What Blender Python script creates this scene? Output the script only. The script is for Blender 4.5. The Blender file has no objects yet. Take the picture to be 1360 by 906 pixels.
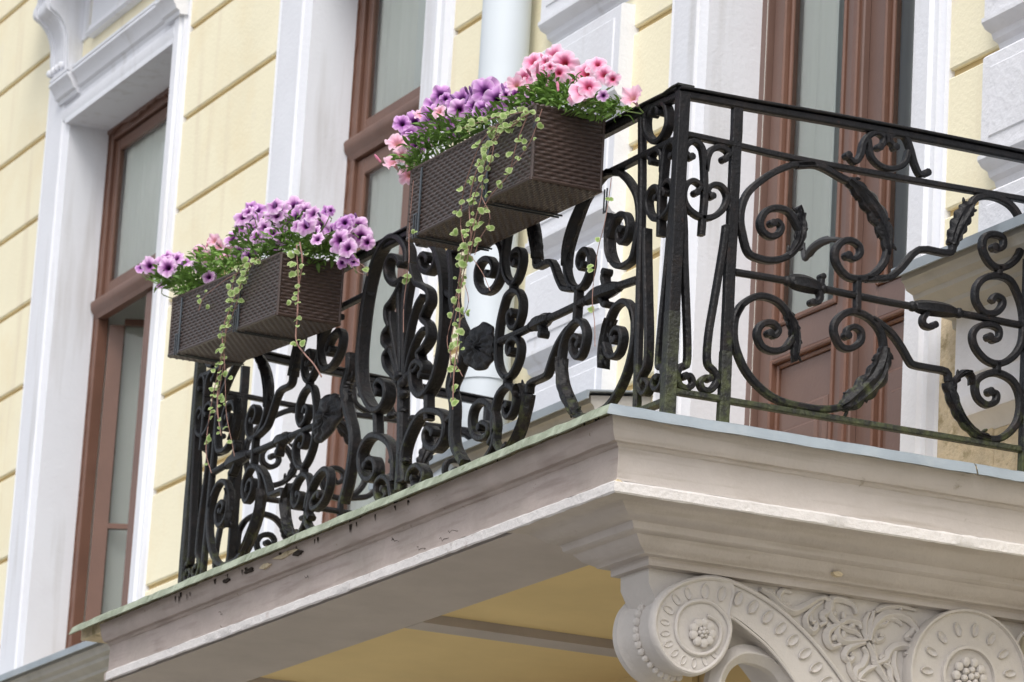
import bpy, math, random
import numpy as np
from mathutils import Vector, Matrix
random.seed(7)
rnd = random.random
def uni(a, b): return a + (b - a) * rnd()
sc = bpy.context.scene
COL = sc.collection

# ------------------------------------------------------------------ camera
YAW, PITCH, ROLL, FPX, PW, PH = 2.71485186, 0.24855702, 0.05850629, 5400.0, 1360, 906
fw = np.array([math.cos(PITCH)*math.cos(YAW), math.cos(PITCH)*math.sin(YAW), math.sin(PITCH)])
rt = np.cross(fw, [0, 0, 1]); rt /= np.linalg.norm(rt); up = np.cross(rt, fw)
r2 = math.cos(ROLL)*rt + math.sin(ROLL)*up; u2 = -math.sin(ROLL)*rt + math.cos(ROLL)*up
CAM = np.array([11.37460076, -5.53307207, -3.02390477])
cd = bpy.data.cameras.new('camera'); cam = bpy.data.objects.new('camera', cd); COL.objects.link(cam)
cam.matrix_world = Matrix(((r2[0], u2[0], -fw[0], CAM[0]), (r2[1], u2[1], -fw[1], CAM[1]), (r2[2], u2[2], -fw[2], CAM[2]), (0, 0, 0, 1)))
cd.sensor_width = 36; cd.lens = FPX/PW*36; cd.clip_start = .5; cd.clip_end = 3000
cd.dof.use_dof = True; cd.dof.focus_distance = 13.2; cd.dof.aperture_fstop = 9
sc.camera = cam
# ------------------------------------------------------------------ daylight, overcast
SUN_EL, SUN_AZ = math.radians(52), math.radians(-38)     # azimuth of the sun measured from +X towards +Y
w = bpy.data.worlds.new('World'); sc.world = w; w.use_nodes = True
nt = w.node_tree; bg = nt.nodes['Background']
sky = nt.nodes.new('ShaderNodeTexSky'); sky.sky_type = 'NISHITA'; sky.sun_disc = False
sky.sun_elevation = SUN_EL; sky.sun_rotation = math.radians(90) - SUN_AZ
sky.air_density = 1.0; sky.dust_density = 3.0
hs = nt.nodes.new('ShaderNodeHueSaturation'); hs.inputs['Saturation'].default_value = .38; hs.inputs['Value'].default_value = 1.0
nt.links.new(sky.outputs[0], hs.inputs['Color']); nt.links.new(hs.outputs[0], bg.inputs[0])
bg.inputs[1].default_value = .15
sd = bpy.data.lights.new('sun', 'SUN'); sun = bpy.data.objects.new('sun', sd); COL.objects.link(sun)
sd.energy = 1.1; sd.angle = math.radians(28); sd.color = (1, .965, .92)
sdir = Vector((math.cos(SUN_EL)*math.cos(SUN_AZ), math.cos(SUN_EL)*math.sin(SUN_AZ), math.sin(SUN_EL)))
sun.rotation_euler = sdir.to_track_quat('Z', 'Y').to_euler(); sun.location = (10, -10, 20)
sc.view_settings.view_transform = 'Standard'; sc.view_settings.look = 'None'
sc.view_settings.exposure = .60; sc.view_settings.gamma = 1

# ------------------------------------------------------------------ measuring helpers
def ray(x, y): return r2*((x-PW/2)/FPX) - u2*((y-PH/2)/FPX) + fw
def onP(x, y, ax, v):
    d = ray(x, y); t = (v-CAM[ax])/d[ax]; return CAM + t*d
def onX(x, y, X): return onP(x, y, 0, X)
def onY(x, y, Y): return onP(x, y, 1, Y)
P = 1.8            # wall face
# ------------------------------------------------------------------ materials
def mat(name, base, rough=.7, var=.12, vscale=6, bump=.0, bscale=40, second=None, s_scale=3, s_lo=.5, s_hi=.65, metal=0, spec=.5, stretch=(1, 1, 1), third=None, t_scale=9, t_lo=.6, t_hi=.66, streak=None, moss=None):
    m = bpy.data.materials.new(name); m.use_nodes = True; n = m.node_tree; N = n.nodes; L = n.links
    b = N['Principled BSDF']; b.inputs['Roughness'].default_value = rough; b.inputs['Metallic'].default_value = metal
    b.inputs['Specular IOR Level'].default_value = spec
    mp = N.new('ShaderNodeMapping'); mp.inputs['Scale'].default_value = stretch
    g = N.new('ShaderNodeNewGeometry')
    L.new(g.outputs['Position'], mp.inputs[0])
    def noise(s, det=4, r=.6):
        q = N.new('ShaderNodeTexNoise'); q.inputs['Scale'].default_value = s; q.inputs['Detail'].default_value = det
        q.inputs['Roughness'].default_value = r; L.new(mp.outputs[0], q.inputs['Vector']); return q
    def ramp(src, lo, hi):
        q = N.new('ShaderNodeMapRange'); q.inputs[1].default_value = lo; q.inputs[2].default_value = hi; L.new(src, q.inputs[0]); return q.outputs[0]
    n1 = noise(vscale)
    mx = N.new('ShaderNodeMix'); mx.data_type = 'RGBA'
    c0 = [c*(1-var) for c in base]; c1 = [min(1, c*(1+var)) for c in base]
    mx.inputs[6].default_value = (*c0, 1); mx.inputs[7].default_value = (*c1, 1)
    L.new(ramp(n1.outputs[0], .3, .7), mx.inputs[0]); out = mx.outputs[2]
    for col, s, lo, hi in ((second, s_scale, s_lo, s_hi), (third, t_scale, t_lo, t_hi)):
        if col:
            nn = noise(s, 6, .65); m2 = N.new('ShaderNodeMix'); m2.data_type = 'RGBA'
            L.new(ramp(nn.outputs[0], lo, hi), m2.inputs[0]); L.new(out, m2.inputs[6]); m2.inputs[7].default_value = (*col, 1); out = m2.outputs[2]
    if streak:                       # thin dirt streaks running along the surface
        mp2 = N.new('ShaderNodeMapping'); mp2.inputs['Scale'].default_value = streak[1]; L.new(g.outputs['Position'], mp2.inputs[0])
        q = N.new('ShaderNodeTexNoise'); q.inputs['Scale'].default_value = 1; q.inputs['Detail'].default_value = 5; L.new(mp2.outputs[0], q.inputs['Vector'])
        m3 = N.new('ShaderNodeMix'); m3.data_type = 'RGBA'; L.new(ramp(q.outputs[0], streak[2], streak[3]), m3.inputs[0]); L.new(out, m3.inputs[6]); m3.inputs[7].default_value = (*streak[0], 1); out = m3.outputs[2]
    if moss is not None:             # green growth round the feet of the railing, thinning out upwards
        sx = N.new('ShaderNodeSeparateXYZ'); L.new(g.outputs['Position'], sx.inputs[0])
        h = N.new('ShaderNodeMapRange'); h.inputs[1].default_value = .0; h.inputs[2].default_value = .55; h.inputs[3].default_value = .30; h.inputs[4].default_value = -.12; L.new(sx.outputs[2], h.inputs[0])
        nn = noise(22, 6, .7); ad = N.new('ShaderNodeMath'); ad.operation = 'ADD'; L.new(nn.outputs[0], ad.inputs[0]); L.new(h.outputs[0], ad.inputs[1])
        m4 = N.new('ShaderNodeMix'); m4.data_type = 'RGBA'; L.new(ramp(ad.outputs[0], .66, .86), m4.inputs[0]); L.new(out, m4.inputs[6]); m4.inputs[7].default_value = (.060, .070, .026, 1); out = m4.outputs[2]
    L.new(out, b.inputs['Base Color'])
    if bump:
        nb = noise(bscale, 6, .6); bp = N.new('ShaderNodeBump'); bp.inputs['Strength'].default_value = bump; bp.inputs['Distance'].default_value = .01
        L.new(nb.outputs[0], bp.inputs['Height']); L.new(bp.outputs[0], b.inputs['Normal'])
    return m
M = {}
M['wall'] = mat('yellow_facade_paint', (.85, .79, .585), .85, .03, 1.6, .25, 60, second=(.80, .69, .46), s_scale=1.1, s_lo=.5, s_hi=.8, third=(.76, .70, .58), t_scale=2.6, t_lo=.6, t_hi=.85, streak=((.70, .60, .44), (5, 5, .5), .58, .85))
M['joint'] = mat('shaded_ochre_joint_paint', (.60, .45, .22), .85, .06, 5, .2, 60)  # deeper joint yellow with groove shade and bounced light put into the colour
M['white'] = mat('white_trim_paint', (.73, .745, .79), .7, .03, 3, .25, 45, second=(.66, .665, .70), s_scale=1.5, s_lo=.5, s_hi=.8, streak=((.55, .545, .55), (9, 9, .8), .56, .80))
M['pier'] = mat('rough_white_plaster', (.72, .725, .76), .85, .04, 9, .5, 30, second=(.62, .62, .64), s_scale=2, s_lo=.5, s_hi=.8)
M['tan'] = mat('weathered_plinth_plaster', (.62, .52, .36), .9, .2, 10, 1, 40, second=(.36, .29, .17), s_scale=14, s_lo=.52, s_hi=.66)
M['brown'] = mat('brown_frame_paint', (.150, .074, .050), .42, .1, 5, .15, 60)
M['brown2'] = mat('brown_door_paint', (.15, .09, .072), .4, .08, 3, .1, 60)
M['fascia'] = mat('pinkish_grey_plaster', (.42, .355, .325), .85, .09, 4, .35, 30, second=(.36, .31, .275), s_scale=3.5, s_lo=.44, s_hi=.72, third=(.20, .15, .12), t_scale=30, t_lo=.665, t_hi=.70, streak=((.27, .215, .19), (3, 3, 34), .52, .82))
M['stone'] = mat('pale_grey_stucco', (.50, .455, .425), .8, .06, 4, .35, 45, second=(.44, .395, .36), s_scale=3.5, s_lo=.46, s_hi=.76, third=(.25, .215, .16), t_scale=14, t_lo=.66, t_hi=.76, streak=((.37, .325, .28), (2.2, 2.2, 42), .52, .80))
M['strip'] = mat('chalky_drip_edge', (.70, .67, .655), .85, .06, 14, .6, 55, second=(.5, .44, .42), s_scale=10, s_lo=.6, s_hi=.7)
M['orn'] = mat('carved_stucco', (.55, .515, .485), .75, .04, 9, .3, 70)
M['soffit'] = mat('ochre_ceiling_paint', (.72, .56, .28), .8, .06, 2, .1, 40)
M['beam'] = mat('grey_beam_paint', (.45, .41, .40), .85, .08, 3, .2, 30)
M['zinc'] = mat('zinc_flashing', (.27, .31, .34), .5, .1, 5, .1, 30, second=(.34, .37, .39), s_scale=4, s_lo=.5, s_hi=.7)
M['lichen'] = mat('lichened_zinc_flashing', (.23, .26, .19), .75, .2, 9, .3, 50, second=(.34, .38, .29), s_scale=12, s_lo=.45, s_hi=.6, third=(.10, .13, .06), t_scale=30, t_lo=.6, t_hi=.68)
M['iron'] = mat('black_wrought_iron', (.006, .006, .0075), .42, .3, 14, .5, 70, second=(.020, .015, .014), s_scale=16, s_lo=.5, s_hi=.72, third=(.06, .028, .018), t_scale=34, t_lo=.66, t_hi=.78, moss=.0, spec=.3)
M['mossy'] = mat('mossy_wrought_iron', (.009, .010, .009), .5, .3, 14, .7, 80, second=(.032, .036, .018), s_scale=18, s_lo=.45, s_hi=.68, moss=.0)
M['wicker'] = mat('dark_brown_wicker', (.052, .033, .027), .36, .25, 60, .1, 200)
M['strap'] = mat('blue_grey_steel_strap', (.055, .065, .075), .35, .1, 10, metal=.3)
M['pipe'] = mat('pale_grey_pipe_paint', (.60, .65, .69), .5, .03, 3)
M['curtain'] = mat('pale_grey_green_curtain', (.88, .90, .84), .9, .04, 2, stretch=(4, 1, .3))
M['belt'] = mat('grey_cornice_paint', (.45, .435, .40), .8, .06, 4, .3, 40, second=(.36, .345, .31), s_scale=3, s_lo=.5, s_hi=.75)
M['steel'] = mat('grey_metal_handle', (.035, .036, .04), .7, .2, 20, metal=0)
M['soil'] = mat('dark_potting_soil', (.03, .02, .014), 1, .3, 60, 1, 80)
M['stem'] = mat('pinkish_brown_stem', (.27, .15, .12), .6, .2, 20)
M['gstem'] = mat('green_stem', (.13, .2, .05), .6, .2, 20)
M['paving'] = mat('grey_street_paving', (.19, .18, .17), .9, .15, 2, .5, 20)
def glass_mat():
    m = bpy.data.materials.new('window_glass'); m.use_nodes = True; n = m.node_tree; N = n.nodes; L = n.links
    for q in list(N):
        if q.type == 'BSDF_PRINCIPLED': N.remove(q)
    o = N['Material Output']; t = N.new('ShaderNodeBsdfTransparent'); t.inputs[0].default_value = (.97, .99, .98, 1)
    g = N.new('ShaderNodeBsdfGlossy'); g.inputs['Roughness'].default_value = .03
    f = N.new('ShaderNodeFresnel'); f.inputs[0].default_value = 1.5
    mx = N.new('ShaderNodeMixShader'); L.new(f.outputs[0], mx.inputs[0]); L.new(t.outputs[0], mx.inputs[1]); L.new(g.outputs[0], mx.inputs[2]); L.new(mx.outputs[0], o.inputs[0])
    return m
M['glass'] = glass_mat()
def vcol_mat(name, rough=.5, trans=.0, vary=.1):
    m = bpy.data.materials.new(name); m.use_nodes = True; n = m.node_tree; N = n.nodes; L = n.links
    b = N['Principled BSDF']; a = N.new('ShaderNodeVertexColor'); a.layer_name = 'col'
    oi = N.new('ShaderNodeObjectInfo'); hv = N.new('ShaderNodeHueSaturation')
    mr = N.new('ShaderNodeMapRange'); mr.inputs[3].default_value = 1-vary; mr.inputs[4].default_value = 1+vary
    L.new(oi.outputs['Random'], mr.inputs[0]); L.new(mr.outputs[0], hv.inputs['Value']); L.new(a.outputs[0], hv.inputs['Color']); L.new(hv.outputs[0], b.inputs['Base Color'])
    b.inputs['Roughness'].default_value = rough; b.inputs['Specular IOR Level'].default_value = .3
    if trans:
        tr = N.new('ShaderNodeBsdfTranslucent'); L.new(hv.outputs[0], tr.inputs[0]); mx = N.new('ShaderNodeMixShader'); mx.inputs[0].default_value = trans
        L.new(b.outputs[0], mx.inputs[1]); L.new(tr.outputs[0], mx.inputs[2]); L.new(mx.outputs[0], N['Material Output'].inputs[0])
    return m
M['petal'] = vcol_mat('petunia_petal', .6, .35, .08)
M['leaf'] = vcol_mat('petunia_leaf', .5, .25, .15)

# ------------------------------------------------------------------ mesh helpers
class MB:
    def __init__(s): s.v = []; s.f = []; s.c = []
    def add(s, vs, fs, cols=None):
        o = len(s.v); s.v += [tuple(map(float, p)) for p in vs]; s.f += [tuple(i+o for i in f) for f in fs]
        if cols is not None: s.c += cols
        return s
    def box(s, a, b):
        x0, y0, z0 = a; x1, y1, z1 = b
        return s.add([(x0,y0,z0),(x1,y0,z0),(x1,y1,z0),(x0,y1,z0),(x0,y0,z1),(x1,y0,z1),(x1,y1,z1),(x0,y1,z1)],
              [(0,3,2,1),(4,5,6,7),(0,1,5,4),(1,2,6,5),(2,3,7,6),(3,0,4,7)])
    def bbox(s, a, b, e=.006):           # box with bevelled front (-Y) edges
        x0, y0, z0 = a; x1, y1, z1 = b
        return s.add([(x0,y1,z0),(x1,y1,z0),(x1,y1,z1),(x0,y1,z1),(x0,y0+e,z0),(x1,y0+e,z0),(x1,y0+e,z1),(x0,y0+e,z1),
                      (x0+e,y0,z0+e),(x1-e,y0,z0+e),(x1-e,y0,z1-e),(x0+e,y0,z1-e)],
              [(0,3,2,1),(0,1,5,4),(1,2,6,5),(2,3,7,6),(3,0,4,7),(4,5,9,8),(5,6,10,9),(6,7,11,10),(7,4,8,11),(8,9,10,11)])
    def prism(s, poly, ax, a, b):
        # poly in the two other axes (cyclic order kept), extruded along axis ax from a to b
        def mk(p, t):
            if ax == 0: return (t, p[0], p[1])
            if ax == 1: return (p[0], t, p[1])
            return (p[0], p[1], t)
        n = len(poly); vs = [mk(p, a) for p in poly] + [mk(p, b) for p in poly]
        fs = [(i, (i+1) % n, n+(i+1) % n, n+i) for i in range(n)] + [tuple(range(n))[::-1], tuple(range(n, 2*n))]
        return s.add(vs, fs)
    def sweep(s, pts, nrm, widths, depth, chamf=.22, caps=True, taperd=None):
        # rectangular, chamfered section swept along pts; nrm = thickness direction
        pts = [Vector(p) for p in pts]; n = len(pts); nrm = Vector(nrm).normalized(); rings = []
        for i, p in enumerate(pts):
            t = (pts[min(i+1, n-1)] - pts[max(i-1, 0)])
            if t.length < 1e-9: t = Vector((0, 0, 1))
            t.normalize(); sd_ = nrm.cross(t).normalized(); w_ = widths[i]/2; d_ = (depth if taperd is None else taperd[i])/2
            c = min(w_, d_)*chamf*2
            ring = [(w_, d_-c), (w_-c, d_), (-w_+c, d_), (-w_, d_-c), (-w_, -d_+c), (-w_+c, -d_), (w_-c, -d_), (w_, -d_+c)]
            rings += [p + sd_*a + nrm*b for a, b in ring]
        fs = [(i*8+j, i*8+(j+1) % 8, (i+1)*8+(j+1) % 8, (i+1)*8+j) for i in range(n-1) for j in range(8)]
        if caps: fs += [tuple(range(8))[::-1], tuple(range((n-1)*8, n*8))]
        return s.add(rings, fs)
    def tube(s, pts, rad, k=8):
        pts = [Vector(p) for p in pts]; n = len(pts); rings = []
        if not hasattr(rad, '__len__'): rad = [rad]*n
        ref = Vector((0, 0, 1))
        for i, p in enumerate(pts):
            t = (pts[min(i+1, n-1)] - pts[max(i-1, 0)]).normalized()
            a = t.cross(ref)
            if a.length < .1: a = t.cross(Vector((1, 0, 0)))
            a.normalize(); b = t.cross(a)
            rings += [p + (a*math.cos(2*math.pi*j/k) + b*math.sin(2*math.pi*j/k))*rad[i] for j in range(k)]
        fs = [(i*k+j, i*k+(j+1) % k, (i+1)*k+(j+1) % k, (i+1)*k+j) for i in range(n-1) for j in range(k)]
        fs += [tuple(range(k))[::-1], tuple(range((n-1)*k, n*k))]
        return s.add(rings, fs)
    def blob(s, c, r, nu=10, nv=6, rot=None):
        if not hasattr(r, '__len__'): r = (r, r, r)
        vs = []
        for i in range(nv+1):
            th = math.pi*i/nv
            for j in range(nu):
                ph = 2*math.pi*j/nu; q = Vector((math.sin(th)*math.cos(ph)*r[0], math.sin(th)*math.sin(ph)*r[1], math.cos(th)*r[2]))
                if rot: q = rot @ q
                vs.append(Vector(c)+q)
        return s.add(vs, [(i*nu+j, (i+1)*nu+j, (i+1)*nu+(j+1) % nu, i*nu+(j+1) % nu) for i in range(nv) for j in range(nu)])
    def mesh(s, name, origin=(0, 0, 0), ang=35):
        me = bpy.data.meshes.new(name)
        v = np.array(s.v) - np.array(origin)
        me.from_pydata(v.tolist(), [], s.f); me.validate(clean_customdata=False)
        if s.c:
            ca = me.color_attributes.new('col', 'FLOAT_COLOR', 'POINT')
            for i, c in enumerate(s.c): ca.data[i].color = (*c, 1)
        me.shade_smooth(); me.set_sharp_from_angle(angle=math.radians(ang))
        return me
    def build(s, name, m, parent=None, kind=None, ang=35):
        o0 = worg(parent)
        me = s.mesh(name, o0, ang); me.materials.append(m)
        o = bpy.data.objects.new(name, me); COL.objects.link(o)
        if parent: o.parent = parent
        if kind: o['kind'] = kind
        return o
def worg(o):
    v = Vector((0, 0, 0))
    while o is not None: v += o.location; o = o.parent
    return v
def tag(o, label=None, cat=None, group=None, kind=None):
    if label: o['label'] = label
    if cat: o['category'] = cat
    if group: o['group'] = group
    if kind: o['kind'] = kind
    return o
def thing(name, label, cat, loc=(0, 0, 0), group=None):
    o = bpy.data.objects.new(name, None); o.empty_display_size = .1; COL.objects.link(o); o.location = loc
    return tag(o, label, cat, group)
def inst(name, me, parent, loc, rot=None, scale=1):
    o = bpy.data.objects.new(name, me); COL.objects.link(o)
    o.parent = parent
    o.location = Vector(loc) - worg(parent)
    if rot is not None: o.rotation_mode = 'QUATERNION'; o.rotation_quaternion = rot
    o.scale = (scale,)*3 if not hasattr(scale, '__len__') else scale
    return o
def cr(pts, k=6):                          # Catmull-Rom through points of any dimension
    p = [np.array(q, float) for q in pts]
    if len(p) < 3:
        return [p[0] + (p[-1]-p[0])*t/k for t in range(k+1)]
    p = [2*p[0]-p[1]] + p + [2*p[-1]-p[-2]]; out = []
    for i in range(1, len(p)-2):
        for j in range(k):
            t = j/k
            out.append(.5*((2*p[i]) + (-p[i-1]+p[i+1])*t + (2*p[i-1]-5*p[i]+4*p[i+1]-p[i+2])*t*t + (-p[i-1]+3*p[i]-3*p[i+1]+p[i+2])*t**3))
    out.append(p[-2]); return out
# ------------------------------------------------------------------ ground
g = MB(); g.add([(-600, -600, -4.7), (600, -600, -4.7), (600, 600, -4.7), (-600, 600, -4.7)], [(0, 1, 2, 3)]).build('ground', M['paving'], kind='structure')

# ------------------------------------------------------------------ facade wall
W1L, W1R, W2L, W2R, DL, DR = -11.35, -9.50, -7.43, -5.87, -2.90, -1.17
HEAD = 4.197
wall = thing('house_wall', 'pale yellow rendered house wall in wide courses with sunk ochre joints, behind the balcony', 'wall', (-5, P, -4.7))
wb = MB()
XE0, XE1, TOP = -22, 6, 6.2
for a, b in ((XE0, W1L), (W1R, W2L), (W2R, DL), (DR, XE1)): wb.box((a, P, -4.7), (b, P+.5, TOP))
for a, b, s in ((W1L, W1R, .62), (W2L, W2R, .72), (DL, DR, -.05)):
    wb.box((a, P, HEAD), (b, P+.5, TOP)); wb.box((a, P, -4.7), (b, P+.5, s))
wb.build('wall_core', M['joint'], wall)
MB().box((XE0, P+2.2, -4.7), (XE1, P+2.4, TOP)).build('room_wall', M['curtain'], wall)
MB().box((XE0, P+.4, TOP), (XE1, P+2.4, TOP+.2)).build('roof_slab', M['curtain'], wall)
GR = .030; PIT = 0.5366
def courses(x0, x1, zj, ztop=TOP, zbot=-4.6, cut=None):
    # blocks between sunk joints; zj = height of one joint's top edge
    k0 = math.floor((zbot-zj)/PIT); z = zj + k0*PIT
    while z < ztop:
        a, b = max(z, zbot), min(z+PIT-GR, ztop)
        if b-a > .05:
            MB().bbox((x0, P-.022, a), (x1, P+.004, b), .007).build('wall_course', M['wall'], wall)
        z += PIT
courses(XE0, -11.80, 4.813)
courses(-9.36, -7.88, 2.643)
courses(-5.62, -4.40, 3.173)
courses(-4.40, -3.76, 3.173, ztop=.7)
courses(-3.76, -3.20, 3.173)
courses(-.98, -.58, 1.717, zbot=.95)
courses(-.58, XE1, 1.717, ztop=.1)
courses(-11.8, -9.36, 2.643, zbot=5.7)
courses(-7.88, -5.62, 3.173, zbot=5.3); courses(-3.2, -.98, 3.173, zbot=5.3)
courses(-11.8, -9.36, 2.643, ztop=.4)
courses(-7.88, -5.62, 2.643, ztop=.4); courses(-3.2, -.98, 3.173, ztop=-.5)
MB().box((-11.80, P-.022, 4.3), (-9.36, P+.004, 5.69)).build('frieze_field', M['wall'], wall)
# weathered strip of render low beside the door
MB().bbox((-.98, P-.024, 0), (-.58, P+.004, .90), .004).build('weathered_render', M['tan'], wall)
MB().bbox((-.58, P-.020, -.02), (1.5, P+.004, 0.29), .004).build('weathered_render', M['tan'], wall)

# ------------------------------------------------------------------ white rusticated piers (each block has a moulded lower edge)
def pier(name, label, x0, x1, zb, n, skip_belt=None, pm='pier'):
    t = thing(name, label, 'pier', ((x0+x1)/2, P, -.0))
    for i in range(-1, n):
        z0 = zb + i*.519; z1 = z0+.519-.034
        if i < 0 and skip_belt is not None and z0 < skip_belt[1] and z1 > skip_belt[0]: continue
        m = MB()
        # profile in (Y, Z): cyma under the block, flat rough face
        y = P-.09
        prof = [(P+.002, z0), (P-.02, z0), (P-.028, z0+.022), (P-.05, z0+.034), (P-.058, z0+.055), (P-.085, z0+.066), (y-.012, z0+.088), (y-.012, z0+.104), (y, z0+.108), (y, z1-.012), (y+.012, z1), (P+.002, z1)]
        m.prism(prof, 0, x0, x1)
        b = m.build('pier_block', M[pm], t)
        f = MB(); e = .055; q = y-.004
        f.bbox((x0+e, q-.002, z0+.108+e), (x1-e, y+.004, z1-e), .005); f.build('panel', M[pm], b)
    return t
pier('rusticated_pier', 'white pier of panelled plaster blocks beside the pale downpipe, seen behind the near flower box', -4.45, -3.62, 1.215, 9, (.0, .6), 'white')
pier('rusticated_pier', 'rough white pier of moulded plaster blocks at the right edge, above the grey sill course', -.61, 3.2, 1.18, 9, (.0, .6))
pb = thing('pier_base', 'low rough plaster pedestal with grey moulded foot under the sill course at the right', 'pedestal', (.5, P, .25))
m = MB(); m.prism([(P+.002, 0.29), (P-.02, 0.29), (P-.05, 0.326), (P-.085, 0.342), (P-.10, 0.393), (P-.10, 0.414), (P-.09, 0.419), (P-.09, 0.887), (P+.002, 0.887)], 0, -0.74, 3.2).build('base_block', M['pier'], pb)
MB().bbox((-0.647, P-.10, 0.475), (1.6, P-.085, 0.804), .01).build('panel', M['pier'], pb)

# ------------------------------------------------------------------ sill course (belt) with zinc flashing
def belt(label, x0, x1, zt, ret=True):
    t = thing('sill_course', label, 'cornice', ((x0+x1)/2, P, zt))
    q = P-.30
    prof = [(P+.003, zt-.005), (q+.0, zt-.045), (q+.002, zt-.075), (q+.014, zt-.085), (q+.022, zt-.105), (q+.05, zt-.118), (q+.055, zt-.135), (q+.10, zt-.16), (q+.105, zt-.175), (P-.085, zt-.185), (P-.08, zt-.215), (P-.055, zt-.225), (P-.045, zt-.265), (P-.028, zt-.28), (P+.003, zt-.285)]
    MB().prism(prof, 0, x0, x1).build('moulding', M['belt'], t)
    f = MB(); e0, e1 = x0-.025, x1+.025
    f.prism([(P-.02, zt+.012), (q-.028, zt-.028), (q-.030, zt-.066), (q-.022, zt-.066), (q-.018, zt-.034), (P-.02, zt+.006)], 0, e0, e1)
    f.build('flashing', M['zinc'], t)
    return t
belt('grey moulded sill course with zinc flashing running under the left window', -20, -7.9, .722)
belt('grey moulded sill course with zinc flashing running out right from the brown door', -.78, 5.5, .900)
belt('short piece of sill course between downpipe and white door casing', -5.5, -3.28, .935)
belt('short sill course under the middle window behind the railing', -7.85, -5.6, .80)

# ------------------------------------------------------------------ window surrounds, windows, door
def casing(parent, x_out, x_in, z0, z1, name='casing', lining=True):
    s = 1 if x_in > x_out else -1; wd = abs(x_in-x_out); X = lambda u: x_out + s*u*wd
    yo = P-.07
    prof = [(X(0), P+.002), (X(0), yo+.045), (X(.05), yo+.035), (X(.10), yo+.05), (X(.16), yo+.05), (X(.20), yo+.02), (X(.34), yo+.018), (X(.38), yo+.0), (X(.88), yo+.0), (X(.90), yo+.012), (X(.96), yo+.018), (X(1), yo+.03)]
    if lining: prof = prof[:-1] + [(X(1)+s*.012, yo+.03), (X(1)+s*.012, P+.25), (X(1)-s*.03, P+.25), (X(1)-s*.03, P+.002)]
    if s < 0: prof = prof[::-1]
    return MB().prism(prof, 2, z0, z1).build(name, M['white'], parent)
win1 = thing('window_surround', 'white moulded window surround with bracketed cornice round the left window', 'window surround', ((W1L+W1R)/2, P, .8))
casing(win1, -11.85, W1L, .80, 4.834); casing(win1, -9.344, W1R, .80, 5.2)
m = MB(); yo = P-.07    # head
prof = [(P+.002, HEAD), (yo+.025, HEAD), (yo+.004, HEAD+.018), (yo-.004, HEAD+.05), (yo-.002, HEAD+.085), (yo+.012, HEAD+.10), (yo+.012, HEAD+.36), (P+.002, HEAD+.36)]
m.prism(prof, 0, W1L-.06, W1R+.02).build('architrave_head', M['white'], win1)
MB().box((W1L, P-.07, HEAD-.012), (W1R, P+.25, HEAD+.02)).build('reveal_head', M['white'], win1)
def cornice(x0, x1, z, pr, parent, name):
    y = P-.10-pr
    MB().prism([(P, z), (y+.07, z), (y+.065, z+.02), (y+.045, z+.03), (y+.04, z+.045), (y+.02, z+.08), (y-.002, z+.105), (y-.002, z+.12), (y+.02, z+.125), (y, z+.135), (y, z+.15), (P, z+.155)], 0, x0, x1).build(name, M['white'], parent)
cornice(-11.14, -9.5, 4.335, .03, win1, 'head_cornice')
cornice(-11.46, -11.12, 4.325, .055, win1, 'cornice_return'); cornice(-9.60, -9.36, 4.325, .055, win1, 'cornice_return')
for x0 in (-11.58, -9.62):
    br = cr([(P-.10, 4.50), (P-.115, 4.62), (P-.12, 4.70), (P-.15, 4.79), (P-.20, 4.85), (P-.245, 4.88), (P-.25, 4.93), (P-.23, 5.0), (P-.24, 5.2)], 5)
    MB().prism([(P, 4.50)] + [tuple(q) for q in br] + [(P, 5.2)], 0, x0, x0+.31).build('bracket', M['white'], win1)
    for dx in (.02, .235):
        MB().prism([(q[0]-.016, q[1]) for q in br] + [(q[0]+.05, q[1]+.0) for q in br[::-1]], 0, x0+dx, x0+dx+.045).build('bracket_fillet', M['white'], win1)
    for k in range(4): MB().blob((x0+.05+.07*k, P-.135, 4.54), (.022, .022, .026)).build('bracket_bead', M['white'], win1)
    MB().prism([(P, 4.7), (P-.035, 4.7), (P-.035, 5.2), (P, 5.2)], 0, x0+.31, x0+.42).build('bracket_backing', M['white'], win1)
MB().prism([(P, 4.665), (P-.07, 4.665), (P-.085, 4.68), (P-.06, 4.72), (P-.06, 4.74), (P-.05, 4.745), (P-.05, 5.2), (P, 5.2)], 0, -11.07, -9.75).build('frieze_panel', M['white'], win1)
MB().box((-11.9, P-.4, 5.2), (-9.0, P, 5.5)).build('hood', M['white'], win1)

def simple_surround(label, x0, xi0, xi1, x1, z0):
    t = thing('window_surround', label, 'window surround', ((x0+x1)/2, P, z0))
    casing(t, x0, xi0, z0, 4.7); casing(t, x1, xi1, z0, 4.7)
    MB().prism(prof, 0, xi0-.06, xi1+.06).build('architrave_head', M['white'], t)
    MB().box((xi0, P-.07, HEAD-.012), (xi1, P+.25, HEAD+.02)).build('reveal_head', M['white'], t)
    return t
simple_surround('tall white moulded window surround behind the two flower boxes', -7.935, W2L, W2R, -5.582, .84)
sdoor = simple_surround('tall white moulded surround of the brown balcony door', -3.258, DL, DR, -0.956, .0)

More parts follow.
